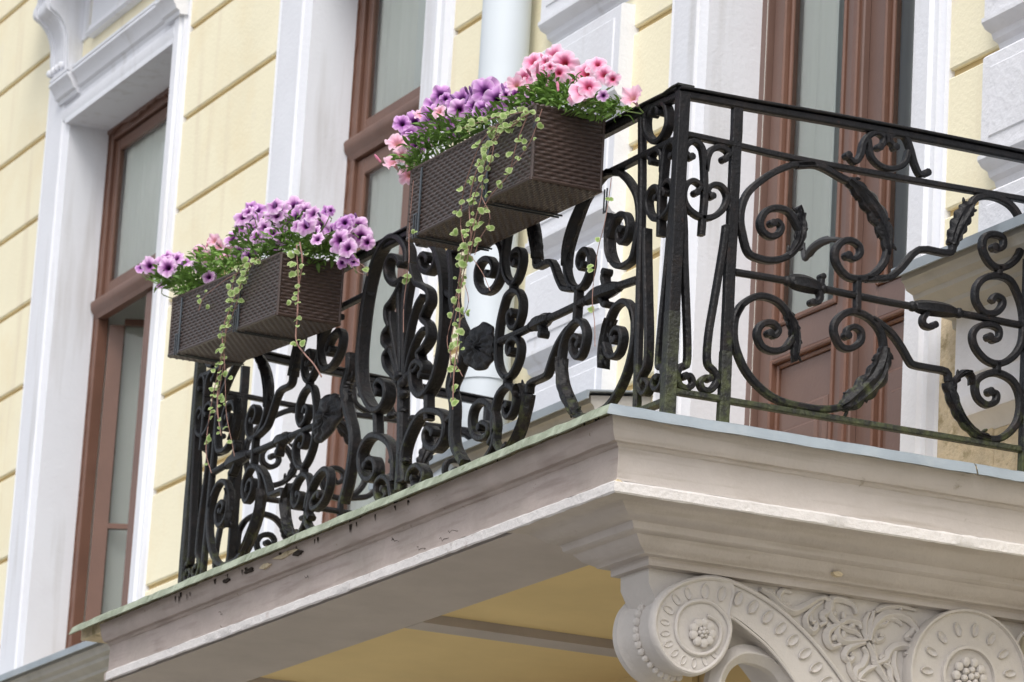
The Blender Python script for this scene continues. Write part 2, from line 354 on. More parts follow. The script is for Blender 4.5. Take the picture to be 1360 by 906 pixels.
FY = P+.22      # front of the frames
def bar(parent, a, b, name='frame', m='brown', e=.006): return MB().bbox(a, b, e).build(name, M[m], parent)
def frame_bars(parent, x0, x1, z0, z1, wd, y0, y1, name='frame', m='brown'):
    bar(parent, (x0, y0, z0), (x0+wd, y1, z1), name, m); bar(parent, (x1-wd, y0, z0), (x1, y1, z1), name, m)
    bar(parent, (x0+wd, y0+.002, z1-wd), (x1-wd, y1, z1), name, m); bar(parent, (x0+wd, y0+.002, z0), (x1-wd, y1, z0+wd), name, m)
def pane(parent, x0, x1, z0, z1, y):
    MB().add([(x0, y, z0), (x1, y, z0), (x1, y, z1), (x0, y, z1)], [(0, 1, 2, 3)]).build('pane', M['glass'], parent)
def curtain(parent, x0, x1, z0, z1, y):
    m = MB(); n = max(24, int((x1-x0)*70)); ph = uni(0, 6); vs = []
    for i in range(n+1):
        x = x0+(x1-x0)*i/n; d = .006*math.sin(x*47+ph)+.004*math.sin(x*83+ph*2)+.003*math.sin(x*21)
        for k in range(5): vs.append((x+.004*math.sin(k*1.7+x*9), y+.014+d*(.55+.15*k), z1+(z0-z1)*k/4))
    m.add(vs, [(i*5+j, (i+1)*5+j, (i+1)*5+j+1, i*5+j+1) for i in range(n) for j in range(4)]).build('curtain', M['curtain'], parent)
def transom(parent, x0, x1, z, y):
    MB().prism([(y+.05, z-.075), (y, z-.075), (y-.008, z-.05), (y-.010, z-.045), (y-.030, z-.02), (y-.036, z+.02), (y-.030, z+.035), (y-.01, z+.045), (y+.05, z+.05)], 0, x0, x1).build('transom', M['brown'], parent)
def ragged(parent, x, z0, z1, y, s=1):
    # torn edge of old filler between frame and plaster
    m = MB(); z = z0; pts = []; v = .01
    while z < z1: v = max(.0, min(.016, v+uni(-.006, .006))); pts.append((x+s*(.013+v if rnd() < .9 else .017+v), z)); z += uni(.008, .03)
    m.prism([(x, z0)] + pts + [(x, z1)], 1, y+.004, y+.014).build('torn_filler', M['brown'], parent)

# left window
t = thing('window', 'brown casement window with its lower sash standing open, deep in the left surround', 'window', ((W1L+W1R)/2, FY, .8))
frame_bars(t, W1L+.0, W1R, .62, HEAD-.0, .075, FY, FY+.07); transom(t, W1L+.02, W1R-.02, 3.066, FY)
up_ = MB(); frame_bars(t, W1L+.08, W1R-.08, 3.138, HEAD-.085, .07, FY+.022, FY+.06, 'sash'); pane(t, W1L+.15, W1R-.15, 3.21, HEAD-.155, FY+.04)
# open lower sash, hinged on the left, swung inwards
hx, hy, L_, ang = W1L+.085, FY+.075, .74, math.radians(60)
def swing(u, v, z): return (hx + u*math.cos(ang) - v*math.sin(ang), hy + u*math.sin(ang) + v*math.cos(ang), z)
def swbox(u0, u1, z0, z1, v0, v1, name, m):
    b = MB(); b.box((u0, v0, z0), (u1, v1, z1)); b.v = [swing(*q) for q in b.v]; return b.build(name, M[m], t)
for a in ((0, .09, .66, 2.963), (L_-.09, L_, .66, 2.963)): swbox(*a, 0, .045, 'open_sash_stile', 'brown')
for z in ((.66, .78), (3.004, 2.963), (1.714, 1.745)): swbox(.09, L_-.09, *z, .002, .043, 'open_sash_rail' if z[1]-z[0] > .05 else 'glazing_bar', 'brown')
MB().add([swing(.09, .02, .78), swing(L_-.09, .02, .78), swing(L_-.09, .02, 3.004), swing(.09, .02, 3.004)], [(0, 1, 2, 3)]).build('pane', M['glass'], t)
frame_bars(t, W1L+.86, W1R-.08, .66, 2.984, .10, FY+.022, FY+.06, 'sash'); pane(t, W1L+.96, W1R-.18, .76, 2.881, FY+.04)
ragged(t, W1L-.0, .8, HEAD-.02, FY-.012, 1)
m = MB(); pts = []; x = W1L
v = .01
while x < W1R: v = max(.0, min(.035, v+uni(-.010, .010))); pts.append((x, HEAD-.012-v)); x += uni(.01, .04)
m.prism([(W1L, HEAD+.01)] + pts + [(W1R, HEAD+.01)], 1, FY-.018, FY-.002).build('torn_filler', M['brown'], t)
curtain(t, W1L-.0, W1R+.3, 3.08, HEAD+.3, FY+.066)
curtain(t, W1L-.3, W1R+.3, .3, 3.2, FY+.80)
MB().box((W1L-.06, FY+.08, .3), (W1L+.02, FY+.95, HEAD+.3)).build('inner_reveal', M['curtain'], t)
# middle window
t = thing('window', 'brown casement window with transom in the middle surround, glass hung with pale curtain', 'window', ((W2L+W2R)/2, FY, .8))
frame_bars(t, W2L, W2R, .72, HEAD, .085, FY, FY+.07); transom(t, W2L+.02, W2R-.02, 3.086, FY)
frame_bars(t, W2L+.09, W2R-.09, 3.158, HEAD-.09, .06, FY+.022, FY+.06, 'sash'); pane(t, W2L+.15, W2R-.15, 3.22, HEAD-.15, FY+.04)
frame_bars(t, W2L+.09, (W2L+W2R)/2+.02, .80, 3.004, .09, FY+.022, FY+.06, 'sash'); frame_bars(t, (W2L+W2R)/2+.03, W2R-.09, .80, 3.004, .09, FY+.020, FY+.058, 'sash')
pane(t, W2L+.18, (W2L+W2R)/2-.07, .89, 2.912, FY+.04); pane(t, (W2L+W2R)/2+.12, W2R-.18, .89, 2.912, FY+.04)
curtain(t, W2L-.0, W2R+.3, .3, HEAD+.3, FY+.066)
ragged(t, W2L, .8, HEAD-.02, FY-.012, 1)
# balcony door
t = thing('balcony_door', 'tall brown two-leaf balcony door with glazed upper part and panelled foot', 'door', ((DL+DR)/2, FY, 0))
frame_bars(t, DL, DR, -.02, HEAD, .06, FY-.01, FY+.08, 'frame', 'brown2')
MB().box((DL+.0585, FY-.0108, 0), (DL+.0598, FY-.0095, HEAD-.1)).build('frame_gap_line', M['curtain'], t)
def leaf(x0, x1, sa, sb):
    y = FY+.02
    xa, xb = x0+sa, x1-sb
    bar(t, (x0, y, .0), (xa, y+.05, 4.05), 'stile', 'brown2'); bar(t, (xb, y, .0), (x1, y+.05, 4.05), 'stile', 'brown2')
    for z0, z1 in ((.0, .12), (1.01, 1.144), (3.9, 4.05)): bar(t, (xa, y+.003, z0), (xb, y+.05, z1), 'rail', 'brown2')
    # mouldings round glass and panel
    for z0, z1 in ((.12, 1.01), (1.144, 3.9)):
        for k, (wd, yy) in enumerate(((.018, -.012), (.018, .012))):
            a = k*.018
            frame_bars(t, xa+a, xb-a, z0+a, z1-a, wd, y+yy, y+.045, 'moulding', 'brown')
    p = bar(t, (xa+.036, y+.026, .156), (xb-.036, y+.04, 0.974), 'panel', 'brown2')
    bar(t, (xa+.08, y+.008, .21), (xb-.08, y+.03, .79), 'raised_field', 'brown2', .014)
    bar(t, (xa+.13, y-.004, .27), (xb-.13, y+.012, .70), 'raised_field', 'brown2', .01)
    pane(t, xa+.036, xb-.036, 1.18, 3.864, y+.025)
MIDX = -2.055
leaf(DL+.066, MIDX, .10, .155); leaf(MIDX+.004, DR-.02, .155, .12)
bar(t, (MIDX-.035, FY-.012, .0), (MIDX+.035, FY+.018, 4.05), 'cover_strip', 'brown2'); bar(t, (MIDX-.025, FY-.03, .0), (MIDX+.015, FY-.010, 4.05), 'cover_bead', 'brown')
curtain(t, DL+.1, -2.395, -.1, HEAD+.2, FY+.075)
curtain(t, -2.56, DR+.3, -.1, HEAD+.2, FY+.13)
# handle with its plate
h = MB(); hp = onY(1128, 322, FY-.01); hx_, hz_ = hp[0], hp[2]
h.bbox((hx_-.016, FY-.016, hz_-.24), (hx_+.016, FY+.02, hz_+.17), .004); hd = h.build('handle_plate', M['steel'], t)
MB().tube(cr([(hx_, FY-.02, hz_), (hx_-.0, FY-.08, hz_), (hx_-.05, FY-.10, hz_), (hx_-.13, FY-.10, hz_-.01), (hx_-.19, FY-.10, hz_-.04), (hx_-.21, FY-.10, hz_+.0), (hx_-.215, FY-.10, hz_+.03)], 5), [.012]*8+[.018]*10+[.011]*13, 8).build('handle', M['steel'], hd)

# ------------------------------------------------------------------ downpipe
t = thing('downpipe', 'fat pale blue-grey downpipe running down the yellow wall and bending off behind the railing', 'pipe')
PX = -4.67; PYc = P-.16
q = onY(645, 572, PYc); zb = q[2]
t.location = (PX, PYc, zb)
MB().tube([(PX, PYc, zb), (PX, PYc, zb+.3), (PX, PYc, TOP)], .112, 28).build('pipe', M['pipe'], t)
MB().tube(cr([(PX, PYc, zb+.02), (PX, PYc-.0, zb-.06), (PX-.05, PYc-.02, zb-.16), (PX-.22, PYc-.04, zb-.24), (PX-.8, PYc-.06, zb-.34)], 6), .112, 24).build('elbow', M['pipe'], t)
for z in (zb+.0, onY(645, 500, PYc)[2], 3.4): MB().tube([(PX, PYc, z-.03), (PX, PYc, z-.028), (PX, PYc, z+.028), (PX, PYc, z+.03)], [.112, .119, .119, .112], 28).build('collar', M['pipe'], t)

# ------------------------------------------------------------------ balcony slab
bal = thing('balcony', 'balcony slab with moulded plaster edge, zinc-edged floor and carved scroll console', 'balcony', (-2.5, .8, -.3))
XL = -4.88; XLF = -5.17
# floor sheet + flashing
m = MB(); m.prism([(XLF, .03), (-.02, .03), (-.02, P-.02), (XLF, P-.02)], 2, -.06, -.012).build('floor', M['tan'], bal)
def wav(n, a): return [uni(-a, a) for _ in range(n)]
f = MB(); n = 60; xs = [XLF + (0.026-XLF)*i/n for i in range(n+1)]; wv = wav(n+1, .0025); wv[-1] = 0
vs = []; 
for i, x in enumerate(xs):
    e = 1 if i == n else 0
    vs += [(x if not e else -.03, .04, .004), (x if not e else .0, .0, .0+wv[i]), (x if not e else .012, -.012-.0, -.008+wv[i]), (x if not e else .026, -.026+wv[i], -.041+wv[i]), (x if not e else .018, -.018, -.041+wv[i])]
fs = [(i*5+j, (i+1)*5+j, (i+1)*5+j+1, i*5+j+1) for i in range(n) for j in range(4)] + [(0, 1, 2, 3, 4)]
f.add(vs, fs).build('front_flashing', M['lichen'], bal)
def sideflash(y0, y1):
    f = MB(); n = 24; vs = []
    for i in range(n+1):
        y = y0 + (y1-y0)*i/n; c = (y0 < .1 and i == 0); a = uni(-.0015, .0015)
        vs += [(-.04, .04 if c else y, .004), (0, 0 if c else y, 0+a), (.012, -.012 if c else y, -.008+a), (.026+a, -.026 if c else y, -.041+a), (.018, -.018 if c else y, -.041+a)]
    f.add(vs, [(i*5+j, (i+1)*5+j, (i+1)*5+j+1, i*5+j+1) for i in range(n) for j in range(4)] + [(n*5, n*5+4, n*5+3, n*5+2, n*5+1)]); return f.build('side_flashing', M['zinc'], bal)
SEAM = onX(1293, 620, 0)[1]
sideflash(0, SEAM-.002); sideflash(SEAM+.004, P-.02)
# fascia: front and side runs, mitred at the corner.  (inset, z)
PF = [(.010, -.034), (.016, -.049), (.020, -.07), (.026, -.09), (.037, -.107), (.052, -.110), (.056, -.118), (.064, -.122), (.066, -.135), (.066, -.222), (.060, -.232)]
PS = [(.060, -.232), (.050, -.240), (.050, -.270), (.055, -.275)]
PC = [(.055, -.275), (.10, -.278), (.115, -.284), (.135, -.298), (.165, -.318), (.19, -.324), (.196, -.332), (.200, -.345), (.212, -.353), (.225, -.356), (.235, -.366), (.252, -.384), (.275, -.394), (.283, -.398), (.288, -.404), (.318, -.406), (.322, -.412), (.323, -.433), (.40, -.437)]
def runs(profile, m, name, front=True, side=True, xl=XL, nz=1):
    if front:
        b = MB(); n = 90; vs = []
        for i in range(n+1):
            for ins, z in profile:
                x = xl + (-ins-xl)*i/n
                vs.append((x, ins + (uni(-.0012, .0012) if 0 < i < n else 0), z + (uni(-.0015, .0015) if 0 < i < n else 0)))
        k = len(profile); b.add(vs, [(i*k+j, (i+1)*k+j, (i+1)*k+j+1, i*k+j+1) for i in range(n) for j in range(k-1)]).build('front_'+name, M[m if not isinstance(m, tuple) else m[0]], bal)
    if side:
        b = MB(); n = 50; vs = []
        for i in range(n+1):
            for ins, z in profile:
                y = ins + (P-ins)*i/n
                vs.append((-ins + (uni(-.0012, .0012) if 0 < i < n else 0), y, z + (uni(-.0012, .0012) if 0 < i < n else 0)))
        k = len(profile); b.add(vs, [(i*k+j, (i+1)*k+j, (i+1)*k+j+1, i*k+j+1) for i in range(n) for j in range(k-1)]).build('side_'+name, M[m if not isinstance(m, tuple) else m[1]], bal)
runs(PF, ('fascia', 'stone'), 'fascia'); runs(PS, 'strip', 'drip_edge')
# left end of the slab
MB().prism([(i, z) for i, z in PF+PS] + [(P, -.275), (P, -.034)], 0, XL-.001, XL+.02).build('end_face', M['fascia'], bal)
# console crown: mouldings wrapping the block at the corner
b = MB(); vs = []; k = len(PC); XBL = -.60
path = []
for ins, z in PC:
    xl_ = XBL + (ins-.323)      # left face steps outwards with the mouldings
    vs += [(-ins, P, z), (-ins, ins, z), (xl_, ins, z), (xl_, P, z)]
b.add(vs, [(j*4+i, j*4+i+1, (j+1)*4+i+1, (j+1)*4+i) for j in range(k-1) for i in range(3)]).build('console_crown', M['stone'], bal, ang=28)
# soffit: border beams, recessed ochre coffers, ribs
CZ, BZ = -.240, -.272
def beam(x0, y0, x1, y1): MB().box((x0, y0, BZ-.004), (x1, y1, CZ+.05)).build('soffit_beam', M['beam'], bal)
beam(XL+.03, .075, -.085, .52); beam(-.60, .523, -.085, P); beam(XL+.03, .523, XL+.40, P); beam(-2.78, .523, -2.62, P)
MB().box((XL+.1, .3, CZ), (-.3, P, CZ+.04)).build('coffer_ceiling', M['soffit'], bal)
for a, c in ((XL+.40, -2.78), (-2.62, -.60)):
    MB().box((a, P-.03, -.9), (c, P-.004, CZ)).build('back_wall_band', M['soffit'], bal)
# spots where plaster fell off / chips on the fascia
for x, y, r in ((378, 737, 22), (352, 752, 10), (395, 735, 8), (300, 771, 7), (330, 758, 9)):
    p = onY(x, y, .014); m = MB(); k = 13
    pts = [(p[0]+math.cos(6.283*i/k)*r/180*uni(.6, 1.2), p[2]+math.sin(6.283*i/k)*.010*uni(.5, 1.3)) for i in range(k)]
    m.prism(pts, 1, .012, .03).build('plaster_chip', M['soil'] if r < 9.5 else M['tan'], bal)
for _ in range(30):      # dark flakes and runs under the flashing
    x = uni(225, 560) if rnd() < .75 else uni(560, 800); yy = 848 + (x-98.8)*-.424 + uni(-1, 6); p = onY(x, yy, .012); s = uni(.003, .010); h_ = uni(.008, .030)
    MB().add([(p[0]-s, p[1], p[2]+.006), (p[0]-s*.7, p[1]+.001, p[2]-h_*.4), (p[0]+s*uni(-.5, .5), p[1]+.004, p[2]-h_), (p[0]+s*.8, p[1]+.002, p[2]-h_*.5), (p[0]+s*uni(1, 3), p[1], p[2]+.004)], [(0, 1, 2, 3, 4)]).build('plaster_crack', M['soil'], bal)
for _ in range(12):      # hairline cracks on the front of the slab
    x = uni(260, 800); p = onY(x, 848+(x-98.8)*-.42+uni(25, 75), .064); n = 6; q = [(p[0]+i*uni(.008, .02), p[2]+uni(-.008, .008)-i*.003) for i in range(n)]
    MB().add([(a_, .0645, c_) for a_, c_ in q] + [(a_, .0645, c_-uni(.0012, .003)) for a_, c_ in q], [(i, i+1, n+i+1, n+i) for i in range(n-1)]).build('hairline_crack', M['soil'], bal)
for x, y in ((1000, 580), (1010, 582), (890, 564), (1085, 594), (1040, 588), (1100, 596)):     # flaked spots under the side flashing
    p = onX(x, y, -.012); k = 8; pts = [(p[1]+math.cos(6.283*i/k)*uni(.012, .03), p[2]+math.sin(6.283*i/k)*uni(.004, .009)) for i in range(k)]
    MB().prism(pts, 0, -.03, -.012).build('plaster_chip', M['tan'] if rnd() < .5 else M['soil'], bal)
for x, y in ((1112, 762), (822, 641)):
    p = onX(x, y, -.24 if y > 700 else -.058); k = 9; pts = [(p[1]+math.cos(6.283*i/k)*uni(.012, .022), p[2]+math.sin(6.283*i/k)*uni(.005, .012)) for i in range(k)]
    MB().prism(pts, 0, p[0]-.02, p[0]+.004).build('plaster_chip', M['tan'], bal)

# ------------------------------------------------------------------ console
XC = -.33; XCB = -.60
con = bal
def V(x, y, X=XC): q = onX(x, y, X); return (q[1], q[2])
def Vl(l, X=XC, k=0):
    pts = [V(a, b, X) for a, b in l]
    return [tuple(q) for q in cr(pts, k)] if k else pts
OUT = [(888, 781), (910, 769.5), (936, 764), (958, 766), (976.7, 771.5), (1008, 787), (1040, 809), (1075, 843), (1110, 887), (1140, 930), (1168, 985)]
INN = [(954.6, 812.5), (972, 818), (992.4, 831.4), (1024, 859.8), (1055.5, 900.8), (1085, 950), (1110, 1000)]
zt = -.434
top = [(V(905, 770)[0], zt), (P, zt)]
# recessed flank (spandrel ground)
flank = [(.345, zt), (P, zt), (P, -1.75)] + Vl(INN[::-1], XC) + [V(925, 805), V(880, 800), V(868, 772)]
MB().prism(flank, 0, XCB+.03, XC-.035).build('console_flank', M['orn'], con)
# S band
band = Vl(OUT, XC, 5) + Vl(INN[::-1], XC, 5)
MB().prism(band, 0, XCB, XC).build('scroll_band', M['orn'], con)
# volute outline (spiral) around its centre, image-plane radii
C1 = V(930.5, 838)
sp = [(968.5, 815), (972, 835), (968.8, 853.5), (960, 873), (946, 888), (926, 897.5), (908, 895.5), (893, 887), (878, 870), (868, 850), (864.5, 829), (868, 806), (877, 790), (893, 777), (915, 769), (936, 764), (958, 766), (975, 778), (972, 800)]
so = [np.array(q) for q in cr([V(*q) for q in sp], 4)]
c1 = np.array(C1)
def ringpts(scale): return [c1 + (q-c1)*scale for q in so]
b = MB(); secs = [(XC+.003, .02), (XC+.003, .90), (XC+.008, .93), (XC+.010, .97), (XC+.003, 1.0), (XC-.02, 1.0), (XC-.03, .95), (XC-.05, .93), (XC-.10, .90), (XC-.135, .90), (XC-.17, .90), (XC-.22, .93), (XC-.24, .95), (XC-.25, 1.0), (XCB-.01, 1.0), (XCB-.01, .4)]
n = len(so); vs = []
for X, s in secs: vs += [(X, q[0], q[1]) for q in ringpts(s)]
b.add(vs, [(i*n+j, i*n+(j+1) % n, (i+1)*n+(j+1) % n, (i+1)*n+j) for i in range(len(secs)-1) for j in range(n)] + [tuple(range(n))])
vol = b.build('volute', M['orn'], con, ang=40)
bead = MB().blob((0, 0, 0), (.014, .014, .014), 8, 5).mesh('bead'); bead.materials.append(M['orn'])
for j in range(20, len(so)-14, 2):
    q = c1 + (so[j]-c1)*.915; inst('bead', bead, vol, (XC-.135, q[0], q[1]), scale=uni(.95, 1.2))
# spiral rims raised on the face
def relief(pts, r, X=XC, name='relief_scroll', parent=con, flat=.6, m='orn', taper=True, cap=None):
    p = cr(pts, 5); n = len(p)
    ws = [r*2*(1 if not taper else (.45+.55*math.sin(math.pi*min(1, (i+.5)/n*1.15)))) for i in range(n)]
    return MB().sweep([(X, q[0], q[1]) for q in p], (1, 0, 0), ws, r*2*flat, .45).build(name, M[m], parent)
rim = [(1168, 985), (1137, 932), (1105, 885), (1072, 845), (1037, 812), (1005, 790), (975, 775), (957, 770), (936, 768), (912, 773), (895, 781), (881, 793), (872, 808), (868.5, 829), (872, 849), (881, 868), (895, 884), (909, 891), (926, 893.5), (944, 884), (957, 870), (965, 853), (968, 836), (964, 822), (955, 810), (943, 801), (928, 798.5), (913, 802), (902, 812), (897, 828), (898, 845), (905, 858), (916, 867), (930, 870), (943, 866), (952, 857), (956, 845), (955, 832), (948, 823), (938, 818)]
relief([V(*q) for q in rim], .007, XC+.008, 'spiral_rim', vol, .8, taper=False)
relief([V(*q) for q in [(1110, 1000), (1083, 951), (1052, 900), (1021, 861), (990, 834), (972, 821), (956, 815)]], .005, XC+.003, 'spiral_rim', vol, .8, taper=False)
# rosette
ros = MB(); rc = V(930.5, 841)
for k in range(9):
    a = 6.283*k/9; ros.blob((XC+.012, rc[0]+.034*math.cos(a), rc[1]+.034*math.sin(a)), (.013, .017, .017), 8, 5)
for k in range(6):
    a = 6.283*k/6+.2; ros.blob((XC+.016, rc[0]+.013*math.cos(a), rc[1]+.013*math.sin(a)), (.012, .008, .008), 8, 5)
ros.blob((XC+.02, rc[0], rc[1]), (.012, .009, .009), 8, 5); ros.build('rosette', M['orn'], vol)
for k in range(0):
    a = 6.283*k/22; pass
# egg ornaments sunk into the band: raised oval rings
eg = MB(); k = 16; vs = []
for sc_, X in ((1.0, 0), (.88, .007), (.72, .003), (.45, -.001), (0.01, -.001)):
    vs += [(X, .013*sc_*math.cos(6.283*i/k), .024*sc_*math.sin(6.283*i/k)) for i in range(k)]
eg.add(vs, [(i*k+j, i*k+(j+1) % k, (i+1)*k+(j+1) % k, (i+1)*k+j) for i in range(4) for j in range(k)])
egm = eg.mesh('egg_ornament'); egm.materials.append(M['orn'])
def egg(px, py, ang, s=1, parent=vol):
    q = V(px, py); inst('egg_ornament', egm, parent, (XC+.002, q[0], q[1]), Matrix.Rotation(ang, 4, 'X').to_quaternion(), s)
mid = cr([((a[0]), a[1]) for a in [(1135, 965), (1106, 922), (1090, 896), (1059, 858), (1022, 823), (985, 798), (955, 789), (934, 786), (915, 788), (898, 796), (887, 810), (882, 829), (884, 848), (893, 865), (907, 877), (926, 881), (942, 874), (952, 862)]], 30)
acc = 0; last = mid[0]; step = 22.5
for i in range(1, len(mid)-1):
    acc += np.linalg.norm(mid[i]-mid[i-1])
    if acc >= step:
        acc = 0; tvec = mid[i+1]-mid[i-1]; a = math.atan2(-tvec[1], tvec[0]); f_ = i/len(mid)
        step = 22.5 if f_ < .42 else (17 if f_ < .62 else 14.5)
        egg(mid[i][0], mid[i][1], a + (0), (1.2 if f_ < .42 else (.95 if f_ < .62 else .78)))
# rear volute
C2 = V(1284.6, 900)
def circ(c, r, n=48): return [(c[0]+r*math.cos(6.283*i/n), c[1]+r*math.sin(6.283*i/n)) for i in range(n)]
R2 = abs(V(1205, 890)[0]-C2[0])
b = MB(); secs = [(XCB, 1), (XC+.012, 1), (XC+.02, .985), (XC+.02, .955), (XC+.006, .94), (XC+.006, .46), (XC+.02, .45), (XC+.02, .41), (XC+.004, .40), (XC+.002, .28), (XC+.012, .0)]
vs = []; n = 64
for X, s in secs: vs += [(X, C2[0]+R2*s*math.cos(6.283*i/n), C2[1]+R2*s*math.sin(6.283*i/n)) for i in range(n)]
vol2 = b.add(vs, [(i*n+j, i*n+(j+1) % n, (i+1)*n+(j+1) % n, (i+1)*n+j) for i in range(len(secs)-1) for j in range(n)]).build('rear_volute', M['orn'], con)
for k in range(15):
    a = 6.283*k/15+.2; r = R2*.70
    inst('egg_ornament', egm, vol2, (XC+.008, C2[0]+r*math.cos(a), C2[1]+r*math.sin(a)), Matrix.Rotation(a+math.pi/2, 4, 'X').to_quaternion(), 1.05)
ros = MB()
for k in range(10):
    a = 6.283*k/10; ros.blob((XC+.014, C2[0]+.052*math.cos(a), C2[1]+.052*math.sin(a)), (.014, .017, .017), 8, 5)
for k in range(6):
    a = 6.283*k/6+.3; ros.blob((XC+.018, C2[0]+.024*math.cos(a), C2[1]+.024*math.sin(a)), (.016, .013, .013), 8, 5)
ros.blob((XC+.026, C2[0], C2[1]), (.012, .012, .012), 8, 5); ros.build('rosette', M['orn'], vol2)
relief([V(1316, 828), V(1332, 842), V(1345, 858), V(1352, 880), V(1352, 905)], .008, XC+.0, 'relief_scroll', con)
relief([V(1375, 838), V(1358, 842), V(1350, 858), V(1358, 872), V(1372, 870)], .007, XC+.0, 'relief_scroll', con)
# acanthus relief in the spandrel
def z7(l): return [V(980+a/3.579, 720+c/3.579, XC-.03) for a, c in l]
XR = XC-.032
S_ = [([(100, 225), (150, 250), (200, 300), (260, 330), (320, 305), (370, 275), (410, 265)], .013), ([(250, 240), (215, 230), (195, 255), (205, 285), (240, 300)], .009),
 ([(130, 240), (160, 235), (165, 255), (145, 262)], .008), ([(410, 265), (440, 290), (430, 330), (400, 350), (410, 380), (380, 400)], .012),
 ([(340, 330), (320, 360), (325, 400), (350, 425), (370, 410), (365, 380), (345, 385)], .011), ([(400, 280), (350, 320), (345, 365), (360, 390)], .008),
 ([(475, 395), (440, 350), (430, 310), (450, 270), (500, 275), (540, 300), (560, 340)], .013), ([(475, 395), (520, 370), (570, 385), (580, 415)], .011),
 ([(475, 395), (430, 420), (420, 460), (440, 500), (480, 490)], .013), ([(475, 395), (470, 440), (500, 470), (550, 470), (600, 470)], .012),
 ([(475, 395), (520, 415), (560, 430), (585, 460)], .009), ([(600, 470), (620, 430), (630, 380), (640, 330)], .011), ([(610, 470), (600, 420), (605, 370), (620, 335)], .010),
 ([(620, 470), (635, 410), (680, 360), (740, 345), (800, 365), (840, 410), (850, 450)], .014), ([(650, 330), (700, 310), (770, 305), (840, 325)], .010),
 ([(640, 430), (660, 400), (700, 390), (710, 375)], .008), ([(660, 400), (690, 370), (740, 365), (770, 385), (775, 400)], .008), ([(830, 400), (825, 430), (800, 455), (830, 470)], .009), ([(640, 440), (660, 470), (690, 455), (670, 440)], .008),
 ([(610, 480), (640, 530), (655, 580), (690, 640), (720, 700)], .012), ([(655, 580), (700, 560), (720, 520), (760, 495), (805, 500), (810, 530), (785, 535)], .012),
 ([(600, 480), (560, 490), (520, 510), (505, 545), (530, 565), (545, 545), (530, 530)], .011), ([(590, 500), (610, 540), (590, 590), (560, 610), (560, 650), (600, 665)], .011), ([(655, 590), (610, 610), (580, 640), (560, 690)], .010), ([(690, 580), (720, 600), (725, 650), (745, 700)], .010),
 ([(745, 520), (740, 580), (755, 640), (770, 700)], .010), ([(520, 560), (530, 600), (545, 640), (580, 700)], .009), ([(670, 560), (690, 545), (715, 560), (710, 590)], .008), ([(650, 510), (640, 490), (650, 540), (640, 570)], .009)]
for l, r in S_: relief(z7(l), r*1.25, XR, 'acanthus_scroll', con, 1.3)
m = MB()
for a, c, r in ((478, 392, 12), (505, 532, 8), (770, 320, 7), (150, 240, 7), (430, 400, 14), (500, 440, 13), (455, 455, 13), (540, 400, 12), (500, 350, 13), (455, 340, 12), (665, 600, 9), (640, 470, 10)):
    q = z7([(a, c)])[0]; m = MB(); m.blob((XR, q[0], q[1]), (.016, r/3.579/360*1.0+.002, r/3.579/360*1.3+.002), 8, 5, Matrix.Rotation(uni(-1, 1), 3, 'X')); m.build('acanthus_bud', M['orn'], con)

# small curl under the volute
relief([V(*q, XC-.06) for q in [(1046, 905), (1032, 885), (1010, 872), (985, 868), (966, 878), (955, 895), (950, 915)]], .03, XC-.08, 'lower_curl', con, 1.5, taper=False)
# ------------------------------------------------------------------ wrought-iron railing
rail = thing('balcony_railing', 'black wrought-iron balcony railing with scrolls, leaves and a central palmette, mossy at the feet', 'railing', (-.056, .23, 0))
RX, RY = -.056, .23            # planes of the side panels (X) and of the front panel (Y)
ZT = 1.115                     # top of the railing at the corner
def uv(x, y): q = onX(x, y, RX); return (q[1], q[2])
# every entry: (kind, control points in (u = metres back from the front, v = height), width, options)
A = []
def add(kind, pts, w=.021, ends='', mt='iron', d=.030): A.append((kind, [uv(*p) for p in pts], w, ends, mt, d))
add('scroll', [(1080, 218), (1051.7, 219.8), (1027.8, 229), (1009.3, 241), (993.4, 255.6), (985.4, 272.8), (982.8, 291.3), (985.4, 309.9), (993, 335.5), (1008.5, 344), (1025.5, 346.3), (1042.5, 342.2), (1054.9, 332.4), (1061, 320.5), (1063, 306)])
add('scroll', [(1061, 306), (1052, 289), (1044, 280), (1030.5, 276.8), (1017.2, 280.7), (1009.3, 294), (1011.9, 307.2), (1022.5, 314.6), (1033.1, 311.2), (1037, 302), (1031.8, 294.6), (1025, 297)], .020, 'e')
add('leaf', [(1046, 341), (1059, 325), (1064, 305), (1063, 288), (1060, 274)], .034, 's')
add('scroll', [(1058, 220), (1080, 219), (1095.9, 224.5), (1115, 235.6), (1131.8, 245), (1151, 266), (1170.4, 293.5), (1178.7, 315.6), (1177.3, 337.7), (1170.4, 354), (1156.6, 366.7), (1140, 370.8), (1123.5, 366.7), (1111, 351.5), (1108.3, 335), (1116.6, 322.5), (1129, 319.8), (1140, 326.6), (1141.4, 337.7), (1133, 344.6), (1125, 340)], .022, 'e')
add('leaf', [(1126, 240), (1140, 252), (1155, 270), (1168, 291), (1177, 315), (1178, 340)], .052, 's')
add('kink', [(1150, 371), (1178.7, 369.4), (1190, 362), (1198, 354.3), (1220, 332), (1253.2, 336.3), (1264, 333.5), (1264.8, 318)], .021)
add('dragon', [(1264, 326), (1268, 312), (1275, 295), (1283, 280), (1287.7, 272)], .058, 'h')
add('scroll', [(1287, 276), (1294.6, 264.5), (1308.4, 260.4), (1325, 263.2), (1341.5, 272.8), (1352.6, 288), (1356.7, 310), (1356.7, 326.6), (1349.8, 343.2), (1336, 354.3), (1322.2, 355.6), (1311.2, 346), (1304.3, 329.4), (1307, 315.6), (1318, 311.5), (1330.5, 315.6), (1331.9, 326.6), (1325, 332), (1320, 329)], .022, 'e')
add('tie', [(1326.4, 354), (1326, 367)], .020)
